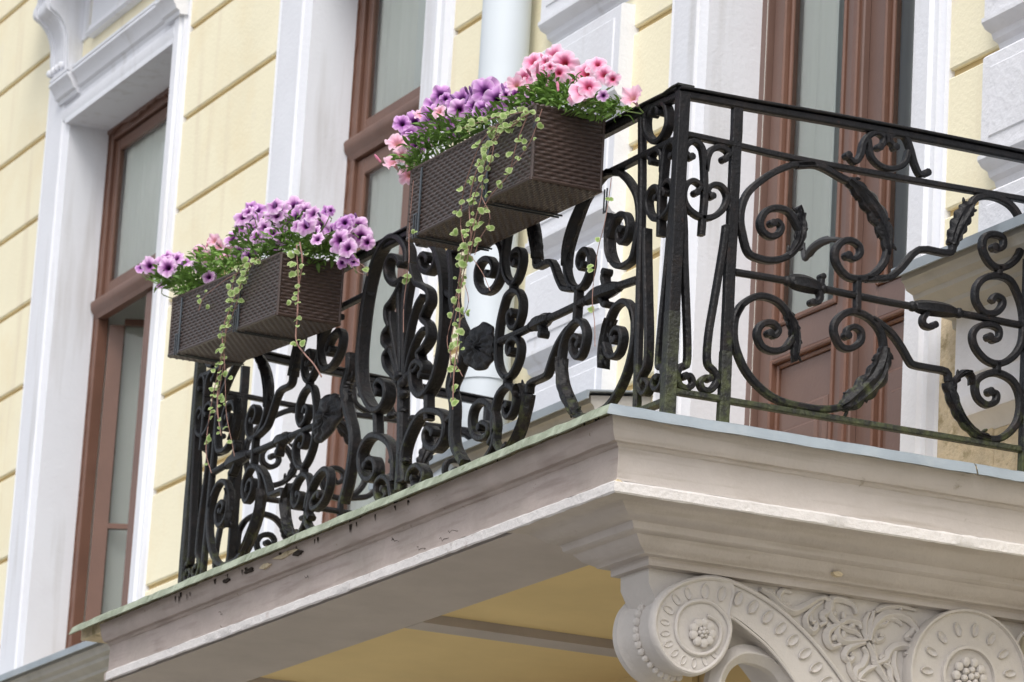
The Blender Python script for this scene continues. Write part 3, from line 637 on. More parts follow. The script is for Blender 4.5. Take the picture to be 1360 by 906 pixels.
add('scroll', [(1324, 397.2), (1318, 400), (1316, 403), (1329.9, 405.8), (1321.3, 415.9), (1307, 415.9), (1296.9, 403), (1294.6, 391), (1297.4, 379), (1308.4, 369), (1326, 366.7), (1341.5, 373.6), (1351, 391.5), (1357, 411.6), (1358.6, 434.5), (1355.7, 457.5), (1344.2, 474.7), (1327, 483.4), (1309.8, 479), (1295.4, 463.3), (1291, 446), (1298.3, 434.5), (1312.7, 431.7), (1325.6, 437.4), (1325.6, 449), (1318.4, 453), (1313, 448)], .021, 'e')
A[-1][1][:4] = [uv(1316, 401), uv(1321, 394), uv(1330, 398), uv(1330, 407)]
add('tie', [(1324, 482), (1324, 497)], .020)
add('scroll', [(1314, 520.7), (1322.7, 523.6), (1321.3, 533.6), (1309.8, 538), (1298.3, 529.3), (1294.5, 515), (1298.3, 503.5), (1312.7, 496.3), (1327, 496.3), (1344.2, 506.3), (1352.9, 523.6), (1354.3, 543.7), (1348.6, 563.8), (1335.6, 578), (1321.3, 583.9), (1304, 581), (1290, 571)], .022, 'b')
add('kink', [(1158, 424), (1166, 428.8), (1183.5, 443.2), (1197.8, 463.3), (1207, 480), (1213, 485), (1232.3, 489), (1256, 494), (1259.5, 507)], .021)
add('dragon', [(1260, 508), (1264, 526), (1272, 547), (1282, 563), (1296, 576), (1312, 582)], .050, 's')
add('leaf', [(1264, 516), (1269.6, 503.5), (1281, 494.8), (1289.7, 500.6), (1290, 511)], .020, 's')
add('scroll', [(976, 422), (983.8, 406.5), (999.2, 395.7), (1014.7, 394.2), (1033.2, 401.9), (1047.1, 418.9), (1054.9, 437.4), (1056, 455)])
add('leaf', [(1044, 415), (1053, 432), (1056.5, 455), (1055, 481)], .036, 's')
add('scroll', [(1053, 448), (1042.5, 462.2), (1027, 466.8), (1011.6, 460.6), (1004.8, 443.6), (1011.6, 431.2), (1025.5, 429.7), (1033.2, 439), (1028, 447), (1021, 443)], .020, 'e')
add('scroll', [(983.8, 406.5), (976, 422), (974, 443.6), (977.6, 465.2), (990, 493), (1011.6, 517.8), (1036.3, 533.2), (1067.2, 541), (1092, 544), (1111.7, 542.2), (1126, 536.5), (1146, 518), (1163.4, 500.6), (1172.5, 476.7), (1172, 451.8), (1164.8, 434.5), (1151.9, 421.6), (1134.6, 414.5), (1120.3, 417.3), (1108.8, 428.8), (1107.4, 443), (1116, 460.4), (1128.9, 463.3), (1141.8, 454.6), (1143.3, 441.7), (1134.6, 434.5), (1125, 438), (1124, 446)], .022, 'e')
add('leaf', [(1174, 462), (1172, 478), (1163.4, 500.6), (1146, 519), (1126, 536), (1114, 541)], .056, 's')
add('tie', [(1138.7, 370), (1138, 416)], .020)
add('rod', [(976, 361.7), (1048.7, 374), (1119.8, 389.5), (1212, 407.3), (1272.5, 416), (1353, 431.7)], .026)
add('knob', [(1046, 373.5), (1054, 374.5), (1068, 377), (1082, 381), (1092, 384)], .062)
add('knob', [(1212, 407), (1222, 408), (1240, 410), (1260, 413), (1273, 416)], .056)
add('curl', [(1086, 386), (1089, 395), (1085, 402), (1078, 402)], .018, 'e')
add('curl', [(1090, 380), (1091, 368)], .016, 'e')
add('curl', [(1231, 415), (1225, 424), (1227, 432.5), (1236, 435), (1240, 432)], .018, 'e')
# rails and small ornament between them
add('rail', [(902, 177), (969.5, 191.5), (1060, 212), (1210, 239.5), (1352, 264)], .021)
add('rail', [(893, 520), (956, 530), (971.4, 533.2), (1120, 558), (1354, 597)], .021, '', 'mossy')
add('scroll', [(1125, 207), (1134, 216), (1142, 207), (1146, 191.4), (1153.8, 180.4), (1164.9, 176.2), (1173.2, 183), (1172, 192), (1167, 196)], .020, 'be')
add('scroll', [(1188, 196), (1181.4, 188), (1182, 181), (1189.7, 178), (1200.8, 181.7), (1208, 197), (1213.6, 217), (1221, 232), (1230, 230)], .020, 'be')
add('scroll', [(1152.5, 186), (1156.6, 208.7), (1170.4, 222), (1187, 224.5), (1200.8, 217), (1206, 201)], .018)
add('tie', [(1176, 178), (1177, 190)], .03)
# corner panel ornament
add('scroll', [(917, 209), (909.5, 203), (911, 193.7), (920.5, 187.7), (929.8, 194.3), (934, 209), (935.4, 249), (935, 270), (933, 290), (931.1, 313)], .019, 'b')
add('scroll', [(961, 212), (967, 203.9), (957.3, 196), (945.7, 198.6), (939, 209), (936.4, 227.7)], .019, 'b')
add('scroll', [(923.5, 256.6), (929.8, 248.3), (920.2, 240.7), (910.6, 246.3), (907.3, 262.2), (913.9, 278), (929.8, 288.7), (945.7, 288.7), (959.6, 278), (964.9, 262.2), (958, 248.6), (946, 246), (939, 254.2), (944.7, 261.2)], .018, 'be')
add('strap', [(905, 262), (908, 300), (909, 351), (912.7, 474.5), (903.4, 486.9), (898, 499), (901.9, 511.6), (911.7, 516.2), (919.4, 509.5), (915.8, 499.7), (909, 500)], .019, 'e')
add('strap', [(964, 300), (960, 330), (950, 390), (941, 443.6), (939, 480.7), (947.2, 493), (951.9, 505.4), (944, 517.8), (934.3, 518.3), (929.2, 509.5), (934.9, 501.8), (941, 503)], .019, 'e')
U_P2 = [uv(978, 170)[0], uv(960, 545)[0]]
UP2 = sum(U_P2)/2
U_END = uv(1357, 400)[0]

def build_piece(item, F, nrm, parent, front=False):
    kind, pts, w, ends, mt, d = item
    if kind in ('scroll', 'kink', 'strap', 'tie', 'curl'): w *= 1.0 if front else 1.10; d *= 1.12 if front else 1.05
    elif kind in ('leaf', 'dragon'): w *= (1.0 if front else (1.42 if kind == 'leaf' else 1.12)) if w > .045 else (.6 if front else 1.15)
    straight = kind in ('rail', 'tie', 'rod') 
    p = [np.array(q) for q in pts] if kind in ('tie',) else cr(pts, 6 if not straight else 3)
    if kind == 'kink': p = cr(pts, 3)
    n = len(p); m = M[mt]
    P3 = [Vector(F(*q)) for q in p]; nr = Vector(nrm)
    if kind == 'rod':
        return MB().tube(P3, [w/2]*n, 10).build('rod', m, parent)
    if kind == 'knob':
        r = [w/2*(.45+.55*math.sin(math.pi*min(1, (i+.3)/n*1.05))**.8) for i in range(n)]
        o = MB().tube(P3, r, 12)
        # lengthwise flutes
        k = 12; c = [np.mean([o.v[i*k+j] for j in range(k)], axis=0) for i in range(n)]
        for i in range(n):
            for j in range(0, k, 2):
                q = np.array(o.v[i*k+j]); o.v[i*k+j] = tuple(c[i]+(q-c[i])*.80)
        for i in (0, n-1): o.blob(P3[i], (.019, .019, .019), 8, 5)
        return o.build('knob', m, parent, ang=70)
    if kind in ('leaf', 'dragon'):
        p = cr(pts, 8); n = len(p); P3 = [Vector(F(*q)) for q in p]
        vs = []; K = 9; b = MB(); ph = uni(0, 3)
        for i in range(n):
            t = (P3[min(i+1, n-1)]-P3[max(i-1, 0)]).normalized(); s = nr.cross(t).normalized(); f = i/(n-1)
            wd = w/2*(math.sin(math.pi*min(1, f*.93+.07))**.6)
            if ends == 'h': wd = w/2*(.55+.45*math.sin(math.pi*f))*(1 if f > .25 else 1.05)
            if kind == 'dragon' and ends == 's': wd = w/2*(.95-.5*f)
            ser = 1+.28*abs(math.sin(f*math.pi*5.5+ph)) - .16
            for j in range(K):
                a = -1+2*j/(K-1)
                ridge = .018*(1-abs(a)**2) + .0045*math.cos(a*9+f*3)
                vs.append(P3[i] + s*a*wd*(ser if abs(a) > .7 else 1) + nr*(ridge+.004))
            for j in range(K):
                a = 1-2*j/(K-1)
                ridge = .018*(1-abs(a)**2) + .0045*math.cos(a*9+f*3)
                vs.append(P3[i] + s*a*wd*(ser if abs(a) > .7 else 1) - nr*(ridge+.004))
        KK = 2*K
        b.add(vs, [(i*KK+j, i*KK+(j+1) % KK, (i+1)*KK+(j+1) % KK, (i+1)*KK+j) for i in range(n-1) for j in range(KK)] + [tuple(range(KK))[::-1], tuple(range((n-1)*KK, n*KK))])
        # curled side tips
        for f, sg in (((.08, 1), (.2, -1), (.34, 1), (.48, -1), (.6, 1), (.74, -1), (.88, 1)) if kind == 'leaf' else ((.9, 1), (.86, -1))):
            i = int(f*(n-1)); t = (P3[min(i+1, n-1)]-P3[max(i-1, 0)]).normalized(); s = nr.cross(t).normalized()
            b.blob(P3[i]+s*sg*w*.36+t*.006, (.0055, .0065, .017), 7, 5, (t*.8+s*sg*.6).to_track_quat('Z', 'Y').to_matrix())
        return b.build('leaf' if kind == 'leaf' else 'bud', m, parent, ang=50)
    ws = [w]*n
    if 'e' in ends:
        for i in range(n): ws[i] = w*(1-.25*max(0, (i/(n-1)-.7)/.3))
    if 'b' in ends:
        for i in range(n): ws[i] = min(ws[i], w*(1-.25*max(0, (.3-i/(n-1))/.3)))
    b = MB().sweep(P3, nr, ws, d)
    for e, i in (('e', n-1), ('b', 0)):
        if e in ends and kind != 'tie':
            # rolled scroll eye
            b.tube([P3[i]-nr*(d*.55), P3[i]-nr*(d*.5), P3[i]+nr*(d*.5), P3[i]+nr*(d*.55)], [w*.45, w*.62, w*.62, w*.45], 10)
    return b.build('scroll' if kind == 'strap' else kind, m, parent)

FS = lambda u, v: (RX, u, v)
side = [build_piece(it, FS, (1, 0, 0), rail) for it in A]
# posts of the side panel
def vbar(x, y, z0, z1, wx, wy, name, m='iron', lx=0, ly=0, parent=rail):
    b = MB(); c = .003
    def ring(z, dx, dy): return [(x+dx-wx/2+c, y+dy-wy/2, z), (x+dx+wx/2-c, y+dy-wy/2, z), (x+dx+wx/2, y+dy-wy/2+c, z), (x+dx+wx/2, y+dy+wy/2-c, z), (x+dx+wx/2-c, y+dy+wy/2, z), (x+dx-wx/2+c, y+dy+wy/2, z), (x+dx-wx/2, y+dy+wy/2-c, z), (x+dx-wx/2, y+dy-wy/2+c, z)]
    n = 10; vs = []
    for i in range(n+1):
        f = i/n; vs += ring(z0+(z1-z0)*f, lx*f+uni(-.0008, .0008), ly*f+uni(-.0008, .0008))
    b.add(vs, [(i*8+j, i*8+(j+1) % 8, (i+1)*8+(j+1) % 8, (i+1)*8+j) for i in range(n) for j in range(8)] + [tuple(range(8))[::-1], tuple(range(n*8, n*8+8))])
    return b.build(name, M[m], parent)

vbar(RX, RY, -.012, .35, .0425, .0425, 'post', 'mossy'); vbar(RX, RY, .35, ZT-.02, .040, .040, 'post')
side.append(vbar(RX, uv(961, 535)[0], -.012, .25, .029, .038, 'bar', 'mossy', 0, .0))
side.append(vbar(RX, uv(961, 535)[0], .25, ZT-.03, .027, .036, 'bar', 'iron', 0, uv(978, 170)[0]-uv(961, 535)[0]))
side.append(vbar(RX, uv(1363, 400)[0]+.01, -.012, ZT-.03, .036, .038, 'bar'))
YEND = P-.0
# top rail (cap strip + bar under it), follows the slight sag of the photographed rail
def toprail(pts, nrm, parent):
    o = []
    cap = cr(pts, 8); o.append(MB().sweep([(q[0], q[1], q[2]-.005) for q in cap], nrm, [.010]*len(cap), .056, .3).build('top_rail_cap', M['iron'], parent))
    o.append(MB().sweep([(q[0], q[1], q[2]-.024) for q in cap], nrm, [.028]*len(cap), .034, .2).build('top_rail', M['iron'], parent))
    return o
tp = [(RX, RY-.02, ZT+.0)] + [tuple(onX(x, y, RX)) for x, y in ((930, 121), (1000, 134), (1120, 155), (1240, 178), (1360, 202))]
tp.append((RX, P, tp[-1][2]-.0)); toprail(tp, (1, 0, 0), rail)
for y0 in (uv(1354, 597), uv(1353, 431), uv(1352, 264)):
    side.append(MB().sweep([(RX, y0[0], y0[1]), (RX, P, y0[1])], (1, 0, 0), [.021]*2, .03).build('rail', M['iron'], rail))
# second half panel of the side, mirrored, up to the wall
uE = uv(1363, 400)[0]+.01
# return railing at the far end: the same panel carried to the other end
XFAR = -4.482
ret = Vector((XFAR-RX, 0, 0))
for o in side:
    c = o.copy(); COL.objects.link(c); c.parent = rail; c.location = o.location + ret
vbar(XFAR, RY, -.012, ZT+.06, .042, .042, 'post', 'mossy')
toprail([(XFAR, RY, ZT+.065), (XFAR, .9, ZT+.03), (XFAR, P, ZT+.0)], (1, 0, 0), rail)

# ---- front panel.  u along -X from the corner, heights scaled to the slightly rising top rail
def ztopF(X):
    a, b = onY(465.9, 337.6, RY-.028), onY(888.8, 117, RY-.028)
    return b[2] + (X-b[0])*(a[2]-b[2])/(a[0]-b[0])
def zscale(X): return (ztopF(X))/ZT
XB = onY(853, 350, RY)[0]; X668 = onY(667, 400, RY)[0]; XPAL = onY(541, 450, RY)[0]
def F_near(u, v):
    if u < UP2: X = RX + (u-.23)/(UP2-.23)*(XB-RX)
    else: X = XB + (u-UP2)/(U_END-UP2)*(X668-XB)
    return X, v
def F1(u, v):
    X, v = F_near(u, v); return (X, RY, v*zscale(X))
XBF = XFAR + (RX-XB)*1.0
kL = (XPAL-XBF)/(XB-XPAL)
def mir(X): return XPAL - (X-XPAL)*kL
def F2(u, v):
    X, v = F_near(u, v); X = mir(X); return (X, RY, v*zscale(X))
skipF = ('rail',)
for it in A:
    if it[0] in skipF: continue
    if it[0] in ('rod', 'knob', 'curl'): continue
    build_piece(it, F1, (0, -1, 0), rail, True); build_piece(it, F2, (0, -1, 0), rail, True)
# extra upper heart in the top field of the front corner panels
def px(x, y): q = onY(x, y, RY); return (q[0], q[2])
FX = lambda x, z: (x, RY, z)
def FM(x, z):
    X = mir(x); return (X, RY, z*zscale(X)/zscale(x))
def addF(kind, pts, w=.024, ends='', mt='iron', d=.032, both=True, prepx=True):
    it = (kind, [px(*p) for p in pts] if prepx else pts, w, ends, mt, d)
    build_piece(it, FX, (0, -1, 0), rail, True)
    if both: build_piece(it, FM, (0, -1, 0), rail, True)
addF('scroll', [(868, 152), (871, 144), (866, 140), (861, 150), (859, 165), (862, 180), (872, 189), (882, 182), (889, 165), (888, 146), (882, 137), (876, 142), (878, 150)], .020, 'be')
addF('bar', [(853, 142), (853, 245), (851, 350), (846, 543)], .028, d=.026)
A_r = XB; A_l = mir(XB)
def hrail(z, x0, x1, m='iron', w=.022, name='rail'):
    n = 14; xs = [x0+(x1-x0)*i/n for i in range(n+1)]
    MB().sweep([(x, RY, z*zscale(x)+uni(-.001, .001)) for x in xs], (0, -1, 0), [w]*(n+1), .032).build(name, M[m], rail)
z2 = px(840, 215)[1]/zscale(px(840, 215)[0])
hrail(z2, RX, px(603, 340)[0]); hrail(z2, px(492, 400)[0], XFAR); hrail(.055, RX, XFAR, 'mossy')
zr = px(840, 368)[1]/zscale(-.35)
xs = [X668+.12, XB+.02]
MB().sweep([(RX-.10, RY-.002, ZT-.002), (RX-.055, RY-.002, ZT+.003), (RX-.02, RY-.002, ZT+.006), (RX+.024, RY-.002, ZT+.005)], (0, -1, 0), [.007]*4, .064, .3).build('corner_plate', M['mossy'], rail)
cap = [(RX, RY-.0, ZT+.003), (RX-.03, RY, ZT+.004)] + [(X, RY, ztopF(X)) for X in (-.25, -.8, -1.6, -2.4, -3.2, -4.0, XFAR)]
toprail(cap, (0, -1, 0), rail)
# rod of the front with its knops and the acanthus heart at its inner end
def rodF(pts): addF('rod', pts, .030)
rodF([(849, 371), (800, 388), (760, 409), (715, 430), (690, 442), (655, 458)])
addF('knob', [(822, 381), (810, 385), (800, 389), (790, 394), (780, 399)], .066)
addF('knob', [(730, 422), (722, 426), (714, 430), (706, 434)], .060)
addF('curl', [(806, 380), (804, 370), (806, 362)], .022, 'e'); addF('curl', [(800, 395), (804, 404), (808, 405)], .020, 'e'); addF('curl', [(720, 432), (722, 444)], .024, 'e')
def heart(cx, cy, s, F):
    b = MB(); out = cr([(18, -28), (6, -33), (-10, -20), (-20, 1), (-19, 19), (-4, 30), (11, 28), (18, 12), (20, -8), (18, -28)], 6)
    vs = []; n = len(out)
    for sc_, d in ((.9, .0), (1, -.012), (1.0, -.020), (.86, -.032), (.66, -.026), (.5, -.04), (.28, -.03), (.1, -.045)):
        for i, q in enumerate(out):
            a = math.atan2(q[1], q[0]); rr = 1+.06*math.sin(a*9)*(1 if .3 < sc_ < .92 else .3)
            X, Z = px(cx+q[0]*sc_*rr*s, cy+q[1]*sc_*rr*s)
            p3 = F(X, Z); vs.append((p3[0], p3[1]+d*.8+.004*math.sin(a*11), p3[2]))
    b.add(vs, [(i*n+j, i*n+(j+1) % n, (i+1)*n+(j+1) % n, (i+1)*n+j) for i in range(7) for j in range(n)] + [tuple(range(n)), tuple(range(7*n, 8*n))])
    return b.build('acanthus_heart', M['iron'], rail, ang=60)
heart(640, 462, 1, FX); heart(640, 462, 1, FM)
# scrolls between the stack and the palmette
addF('scroll', [(645, 325), (655, 319), (665, 324), (670, 342), (667, 365), (658, 383), (646, 388), (637, 378), (636, 360), (642, 347), (652, 345), (658, 355), (655, 366), (650, 364)], .024, 'e')
addF('scroll', [(676, 590), (668, 603), (656, 612), (646, 616)], .022)
addF('scroll', [(652, 590), (660, 572), (659, 552), (651, 537), (640, 534), (631, 544), (628, 562), (632, 578), (641, 583), (650, 578), (651, 566), (643, 562), (640, 568)], .024, 'e')
addF('scroll', [(660, 570), (658, 590), (650, 606), (640, 618)], .022)
addF('tie', [(603, 395), (593, 388)], .022, both=False)
# oval of two C bands with rolled ends, palmette fan inside
def one(kind, pts, w=.024, ends='', d=.036): addF(kind, pts, w, ends, 'iron', d, both=False)
one('scroll', [(573, 345), (567, 338), (562, 345), (564, 357), (572, 362), (581, 352), (583, 336), (576, 324), (567, 321), (560, 324)], .024, 'b', .042)
one('scroll', [(560, 324), (572, 321), (583, 334), (591, 365), (593, 410), (590, 455), (583, 495), (573, 518), (563, 526), (554, 518), (551, 500), (553, 487), (560, 481), (567, 488), (565, 499)], .026, 'e', .048)
one('scroll', [(536, 352), (531, 343), (522, 342), (517, 355), (519, 370), (528, 378), (537, 372)], .024, 'b', .042)
one('scroll', [(545, 350), (543, 330), (532, 316), (519, 318), (507, 335), (497, 362), (489, 400), (484, 440), (481, 480), (483, 512), (491, 534), (501, 545), (511, 541), (517, 527), (516, 512), (509, 506), (504, 514), (507, 522)], .026, 'e', .048)
one('tie', [(570, 522), (570, 558)], .028); one('tie', [(502, 545), (503, 580)], .028)
one('bar', [(536, 500), (536, 540), (535, 600), (532, 652)], .044, '', .044)
for pts, w_ in (([(537, 512), (538, 470), (540, 420), (546, 380), (551, 362)], .020), ([(538, 512), (541, 470), (548, 430), (556, 405), (563, 393)], .018), ([(539, 512), (545, 480), (553, 455), (562, 440), (568, 437)], .018),
                ([(536, 512), (534, 470), (533, 430), (532, 395), (534, 382)], .020), ([(535, 512), (530, 480), (526, 455), (522, 430), (522, 415)], .018), ([(535, 512), (528, 490), (522, 470), (517, 462)], .018),
                ([(537, 512), (537, 460), (538, 410), (541, 376)], .018)):
    one('scroll', pts, w_, '', .030)
one('scroll', [(549, 352), (552, 366), (556, 377), (564, 381), (572, 388), (573, 402), (568, 412), (564, 424), (571, 432), (573, 447), (567, 460), (559, 470), (561, 482), (556, 492), (547, 498), (539, 508)], .020, '', .040)
one('scroll', [(537, 374), (531, 388), (524, 400), (517, 410), (517, 424), (520, 434), (514, 443), (513, 456), (519, 464), (514, 474), (516, 488), (524, 498), (533, 508)], .020, '', .040)
for a_, b_, r_ in ((530, 500, 7), (543, 500, 7), (536, 508, 8), (536, 524, 7)):
    q_ = onY(a_, b_, RY-.014); MB().blob(tuple(q_), (r_/200, .02, r_/360), 9, 6).build('palmette_knot', M['iron'], rail)
for a_, b_ in ((520, 552), (535, 546), (549, 556), (534, 605), (522, 612), (540, 612), (532, 640)):
    q_ = onY(a_, b_, RY-.006); MB().blob(tuple(q_), (.026, .020, .014), 8, 5).build('stud', M['iron'], rail)
one('scroll', [(541, 640), (539, 606), (547, 577), (561, 552), (575, 546), (590, 550), (595, 565), (592, 585), (582, 597), (571, 592), (568, 578), (573, 569), (580, 575)], .026, 'e', .042)
one('scroll', [(526, 640), (526, 612), (521, 592), (509, 581), (494, 581), (483, 600), (482, 620), (487, 634), (496, 637), (503, 627), (501, 612), (494, 611), (490, 619)], .026, 'e', .042)
one('scroll', [(545, 640), (549, 625), (559, 619), (567, 630), (563, 644), (554, 645), (553, 636)], .022, 'e', .040)
one('scroll', [(524, 660), (520, 640), (512, 634), (504, 643), (504, 660), (511, 666), (517, 658), (513, 650)], .022, 'e', .040)
one('tie', [(594, 562), (604, 553)], .02)
for pts in ([(467, 470), (466, 492), (460, 520), (464, 547), (471, 581), (466, 630), (457, 668)], [(601, 333), (604, 368), (604, 400), (610, 425), (618, 445), (618, 470), (610, 495), (602, 516), (605, 540), (604, 576), (607, 596), (618, 616)]):
    one('scroll', pts, .034, '', .040)
one('leaf', [(608, 478), (603, 498), (601, 515), (604, 530)], .075); one('leaf', [(466, 490), (461, 508), (460, 522), (464, 535)], .075)
# moss and little leaves caught at the feet
# ------------------------------------------------------------------ wicker flower boxes
def weave(m, o, ud, vd, L, H, nrm, rowh=.0138, pit=.024, amp=.0058, tap=0):
    # o = corner, ud/vd unit vectors along the face, nrm outwards; geometry of woven strands
    o, ud, vd, nrm = map(lambda q: Vector(q), (o, ud, vd, nrm))
    nr = max(2, round(H/rowh)); rowh = H/nr; nu = int(L/pit*4); prof = (-.0, .5, 1, 1, .5)
    vs = []; rows = []
    for r in range(nr):
        for k, f in ((0, .04), (1, .22), (2, .5), (3, .78), (4, .96)):
            base = (0, .75, 1, .75, 0)[k]
            jit = uni(-.0005, .0005)
            for i in range(nu+1):
                u = L*i/nu
                wv = .5+.5*math.cos(math.pi*u/pit + math.pi*(r % 2))
                h = amp*(base*(.35+.75*wv) - .25) + jit*base
                vs.append(o + ud*u + vd*(rowh*(r+f)+jit) + nrm*h)
    n = nu+1; R = nr*5
    m.add(vs, [(i*n+j, i*n+j+1, (i+1)*n+j+1, (i+1)*n+j) for i in range(R-1) for j in range(nu)])
def flower_box(label, x0, x1, z0, z1, dz0, y0=-.075, y1=.185):
    # x0 = far end, x1 = near end; heights at the near end z0..z1, dz0 = rise at the far end
    t = thing('flower_box', label, 'flower box', ((x0+x1)/2, (y0+y1)/2, z0), 'wicker flower boxes hung on the railing')
    L = x1-x0; D = y1-y0; H = z1-z0; ux = Vector((1, 0, -dz0/L)).normalized(); o = Vector((x0, y0, z0+dz0)); up3 = Vector((0, 0, 1)); yv = Vector((0, 1, 0))
    Lx = L/ux.x
    core = MB(); e = .0035
    def Pt(a, b, c): return o + ux*a + yv*b + up3*c
    core.add([Pt(e, e, e), Pt(Lx-e, e, e), Pt(Lx-e, D-e, e), Pt(e, D-e, e), Pt(e, e, H-.02), Pt(Lx-e, e, H-.02), Pt(Lx-e, D-e, H-.02), Pt(e, D-e, H-.02)], [(0,3,2,1),(0,1,5,4),(1,2,6,5),(2,3,7,6),(3,0,4,7)])
    core.build('inner_tub', M['soil'], t)
    for nm, (oo, a, b, l, h, nn) in {'front': (Pt(0, 0, .012), ux, up3, Lx, H-.012, -yv), 'end': (Pt(Lx, 0, .012), yv, up3, D, H-.012, ux), 'far': (Pt(0, D, .012), -yv, up3, D, H-.012, -ux), 'back': (Pt(Lx, D, .012), -ux, up3, Lx, H-.012, yv), 'bottom': (Pt(0, D, 0), ux, -yv, Lx, D, -up3)}.items():
        m = MB(); weave(m, oo, a, b, l, h, nn); m.build('woven_'+('side' if nm != 'bottom' else 'base'), M['wicker'], t, kind=None, ang=60)
    # rounded bottom edges and corner posts
    rr = .014
    def edge(a, b, name='corner_edge', r=.008): MB().tube([a, (Vector(a)+Vector(b))/2, b], r, 8).build(name, M['wicker'], t)
    edge(Pt(0, 0, .006), Pt(Lx, 0, .006)); edge(Pt(Lx, 0, .006), Pt(Lx, D, .006)); edge(Pt(0, 0, .006), Pt(0, D, .006)); edge(Pt(Lx, D, .006), Pt(0, D, .006))
    edge(Pt(Lx, .002, .0), Pt(Lx, .002, H), r=.007); edge(Pt(0, 0, 0), Pt(0, 0, H), r=.006); edge(Pt(Lx, D, 0), Pt(Lx, D, H), r=.006); edge(Pt(0, D, 0), Pt(0, D, H), r=.006)
    # plaited rim: short oblique strands
    rim = [Pt(0, 0, H), Pt(Lx, 0, H), Pt(Lx, D, H), Pt(0, D, H), Pt(0, 0, H)]
    for a, b in zip(rim[:-1], rim[1:]):
        n = max(3, int((b-a).length/.02)); pts = [a+(b-a)*i/(n*3) for i in range(n*3+1)]
        MB().tube([q+Vector((0, 0, .0015*math.sin(i*2.1))) for i, q in enumerate(pts)], [.0075+.0015*math.sin(i*2.1) for i in range(len(pts))], 7).build('rim', M['wicker'], t)
    MB().add([Pt(.01, .01, H-.035), Pt(Lx-.01, .01, H-.035), Pt(Lx-.01, D-.01, H-.035), Pt(.01, D-.01, H-.035)], [(0, 1, 2, 3)]).build('soil', M['soil'], t)
    # steel hangers: strap up the front, folded slot at the lower edge, two wires under the box
    for f in (.10, .66) if L > 1 else (.10, .73):
        a = Lx*f
        s = MB(); s.box(Pt(a-.006, -.008, .0), Pt(a+.006, -.004, H-.01))
        s.box(Pt(a-.018, -.010, -.006), Pt(a-.013, -.006, .085)); s.box(Pt(a-.040, -.010, -.006), Pt(a-.035, -.006, .085)); s.box(Pt(a-.035, -.010, .080), Pt(a-.018, -.006, .085))
        s.build('hanger_strap', M['strap'], t)
        MB().tube([Pt(a-.012, -.006, -.006), Pt(a-.012, D*.5, -.008), Pt(a-.012, D+.02, -.006)], .0035, 6).build('hanger_wire', M['strap'], t)
        MB().tube([Pt(a+.016, .02, -.006), Pt(a+.016, D*.5, -.008), Pt(a+.016, D+.02, -.006)], .0035, 6).build('hanger_wire', M['strap'], t)
    return t, Pt, Lx, D, H
BX1 = flower_box('dark brown wicker flower box nearer the corner, with pink blooms at its right end', -1.585, -.552, .868, 1.130, .022)
BX2 = flower_box('dark brown wicker flower box at the far left of the railing, topped by lilac blooms', -4.03, -2.83, .880, 1.125, .075)
# loose hanger tab under the near box
q = onY(804, 266, .19); s = MB(); s.box((q[0]-.012, .188, q[2]-.045), (q[0]-.007, .192, q[2]+.04)); s.box((q[0]+.007, .188, q[2]-.045), (q[0]+.012, .192, q[2]+.04)); s.box((q[0]-.007, .188, q[2]-.045), (q[0]+.007, .192, q[2]-.038)); s.build('hanger_tab', M['strap'], BX1[0])
p0 = onY(711, 167, -.085); MB().tube([(p0[0], -.084, p0[2]), (p0[0], -.090, p0[2])], .011, 12).build('plastic_button', M['steel'], BX1[0])

# ------------------------------------------------------------------ petunias
def lerp(a, b, t): return tuple(a[i]+(b[i]-a[i])*t for i in range(3))
def petunia(outer, mid, throat, vein, seed, ruffle=1.0, open_=1.0):
    random.seed(seed); m = MB(); NR, NA = 9, 40; vs = []; cs = []
    ph = [uni(-.15, .15) for _ in range(5)]; lobe = [uni(.9, 1.1) for _ in range(5)]; rs = [uni(0, 6) for _ in range(4)]
    for i in range(NR):
        f = i/(NR-1)
        for j in range(NA):
            a = 6.2832*j/NA; k = int(((a/6.2832*5)+.5) % 5); c = math.cos(5*a)
            R = .040*(f**1.05)*(1+.055*c*f*f)*(1+(lobe[k]-1)*f)
            notch = max(0, -c)**7*.0045*f**3
            R = max(.0025, R-notch)
            z = -.034*(1-min(1, f*1.9))**1.6*1.0 + .002 + (-.010*f*f*(open_)) + .0045*ruffle*f*f*(math.sin(5*a+rs[0]) + .8*math.sin(9*a+rs[1])+.4*math.sin(16*a+rs[2]))
            vs.append((R*math.cos(a), R*math.sin(a), z))
            if f < .34: col = throat if f < .2 else lerp(throat, vein, (f-.2)/.14)
            else:
                g = min(1, (f-.34)/.43); col = lerp(vein, mid, g**.7)
                if g >= 1: col = lerp(mid, outer, (f-.77)/.23)
                vv = max(0, math.cos(5*a))**30 + .45*max(0, math.cos(15*a))**8 + .3*max(0, math.cos(35*a))
                col = lerp(col, vein, min(.75, vv*.75)*(1-f*.75))
            cs.append(col)
    m.add(vs, [(i*NA+j, (i+1)*NA+j, (i+1)*NA+(j+1) % NA, i*NA+(j+1) % NA) for i in range(NR-1) for j in range(NA)], cs)
    # tube and calyx
    G = (.10, .17, .05); TB = lerp(mid, (.5, .5, .4), .5)
    k = 8; vs = []; cs = []
    for r, z, c in ((.0095, -.014, TB), (.006, -.026, TB), (.0045, -.040, TB), (.006, -.043, G), (.0055, -.050, G), (.001, -.054, G)):
        vs += [(r*math.cos(6.283*j/k), r*math.sin(6.283*j/k), z) for j in range(k)]; cs += [c]*k
    m.add(vs, [(i*k+j, i*k+(j+1) % k, (i+1)*k+(j+1) % k, (i+1)*k+j) for i in range(5) for j in range(k)], cs)
    me = m.mesh('petunia_bloom', ang=80); me.materials.append(M['petal']); return me
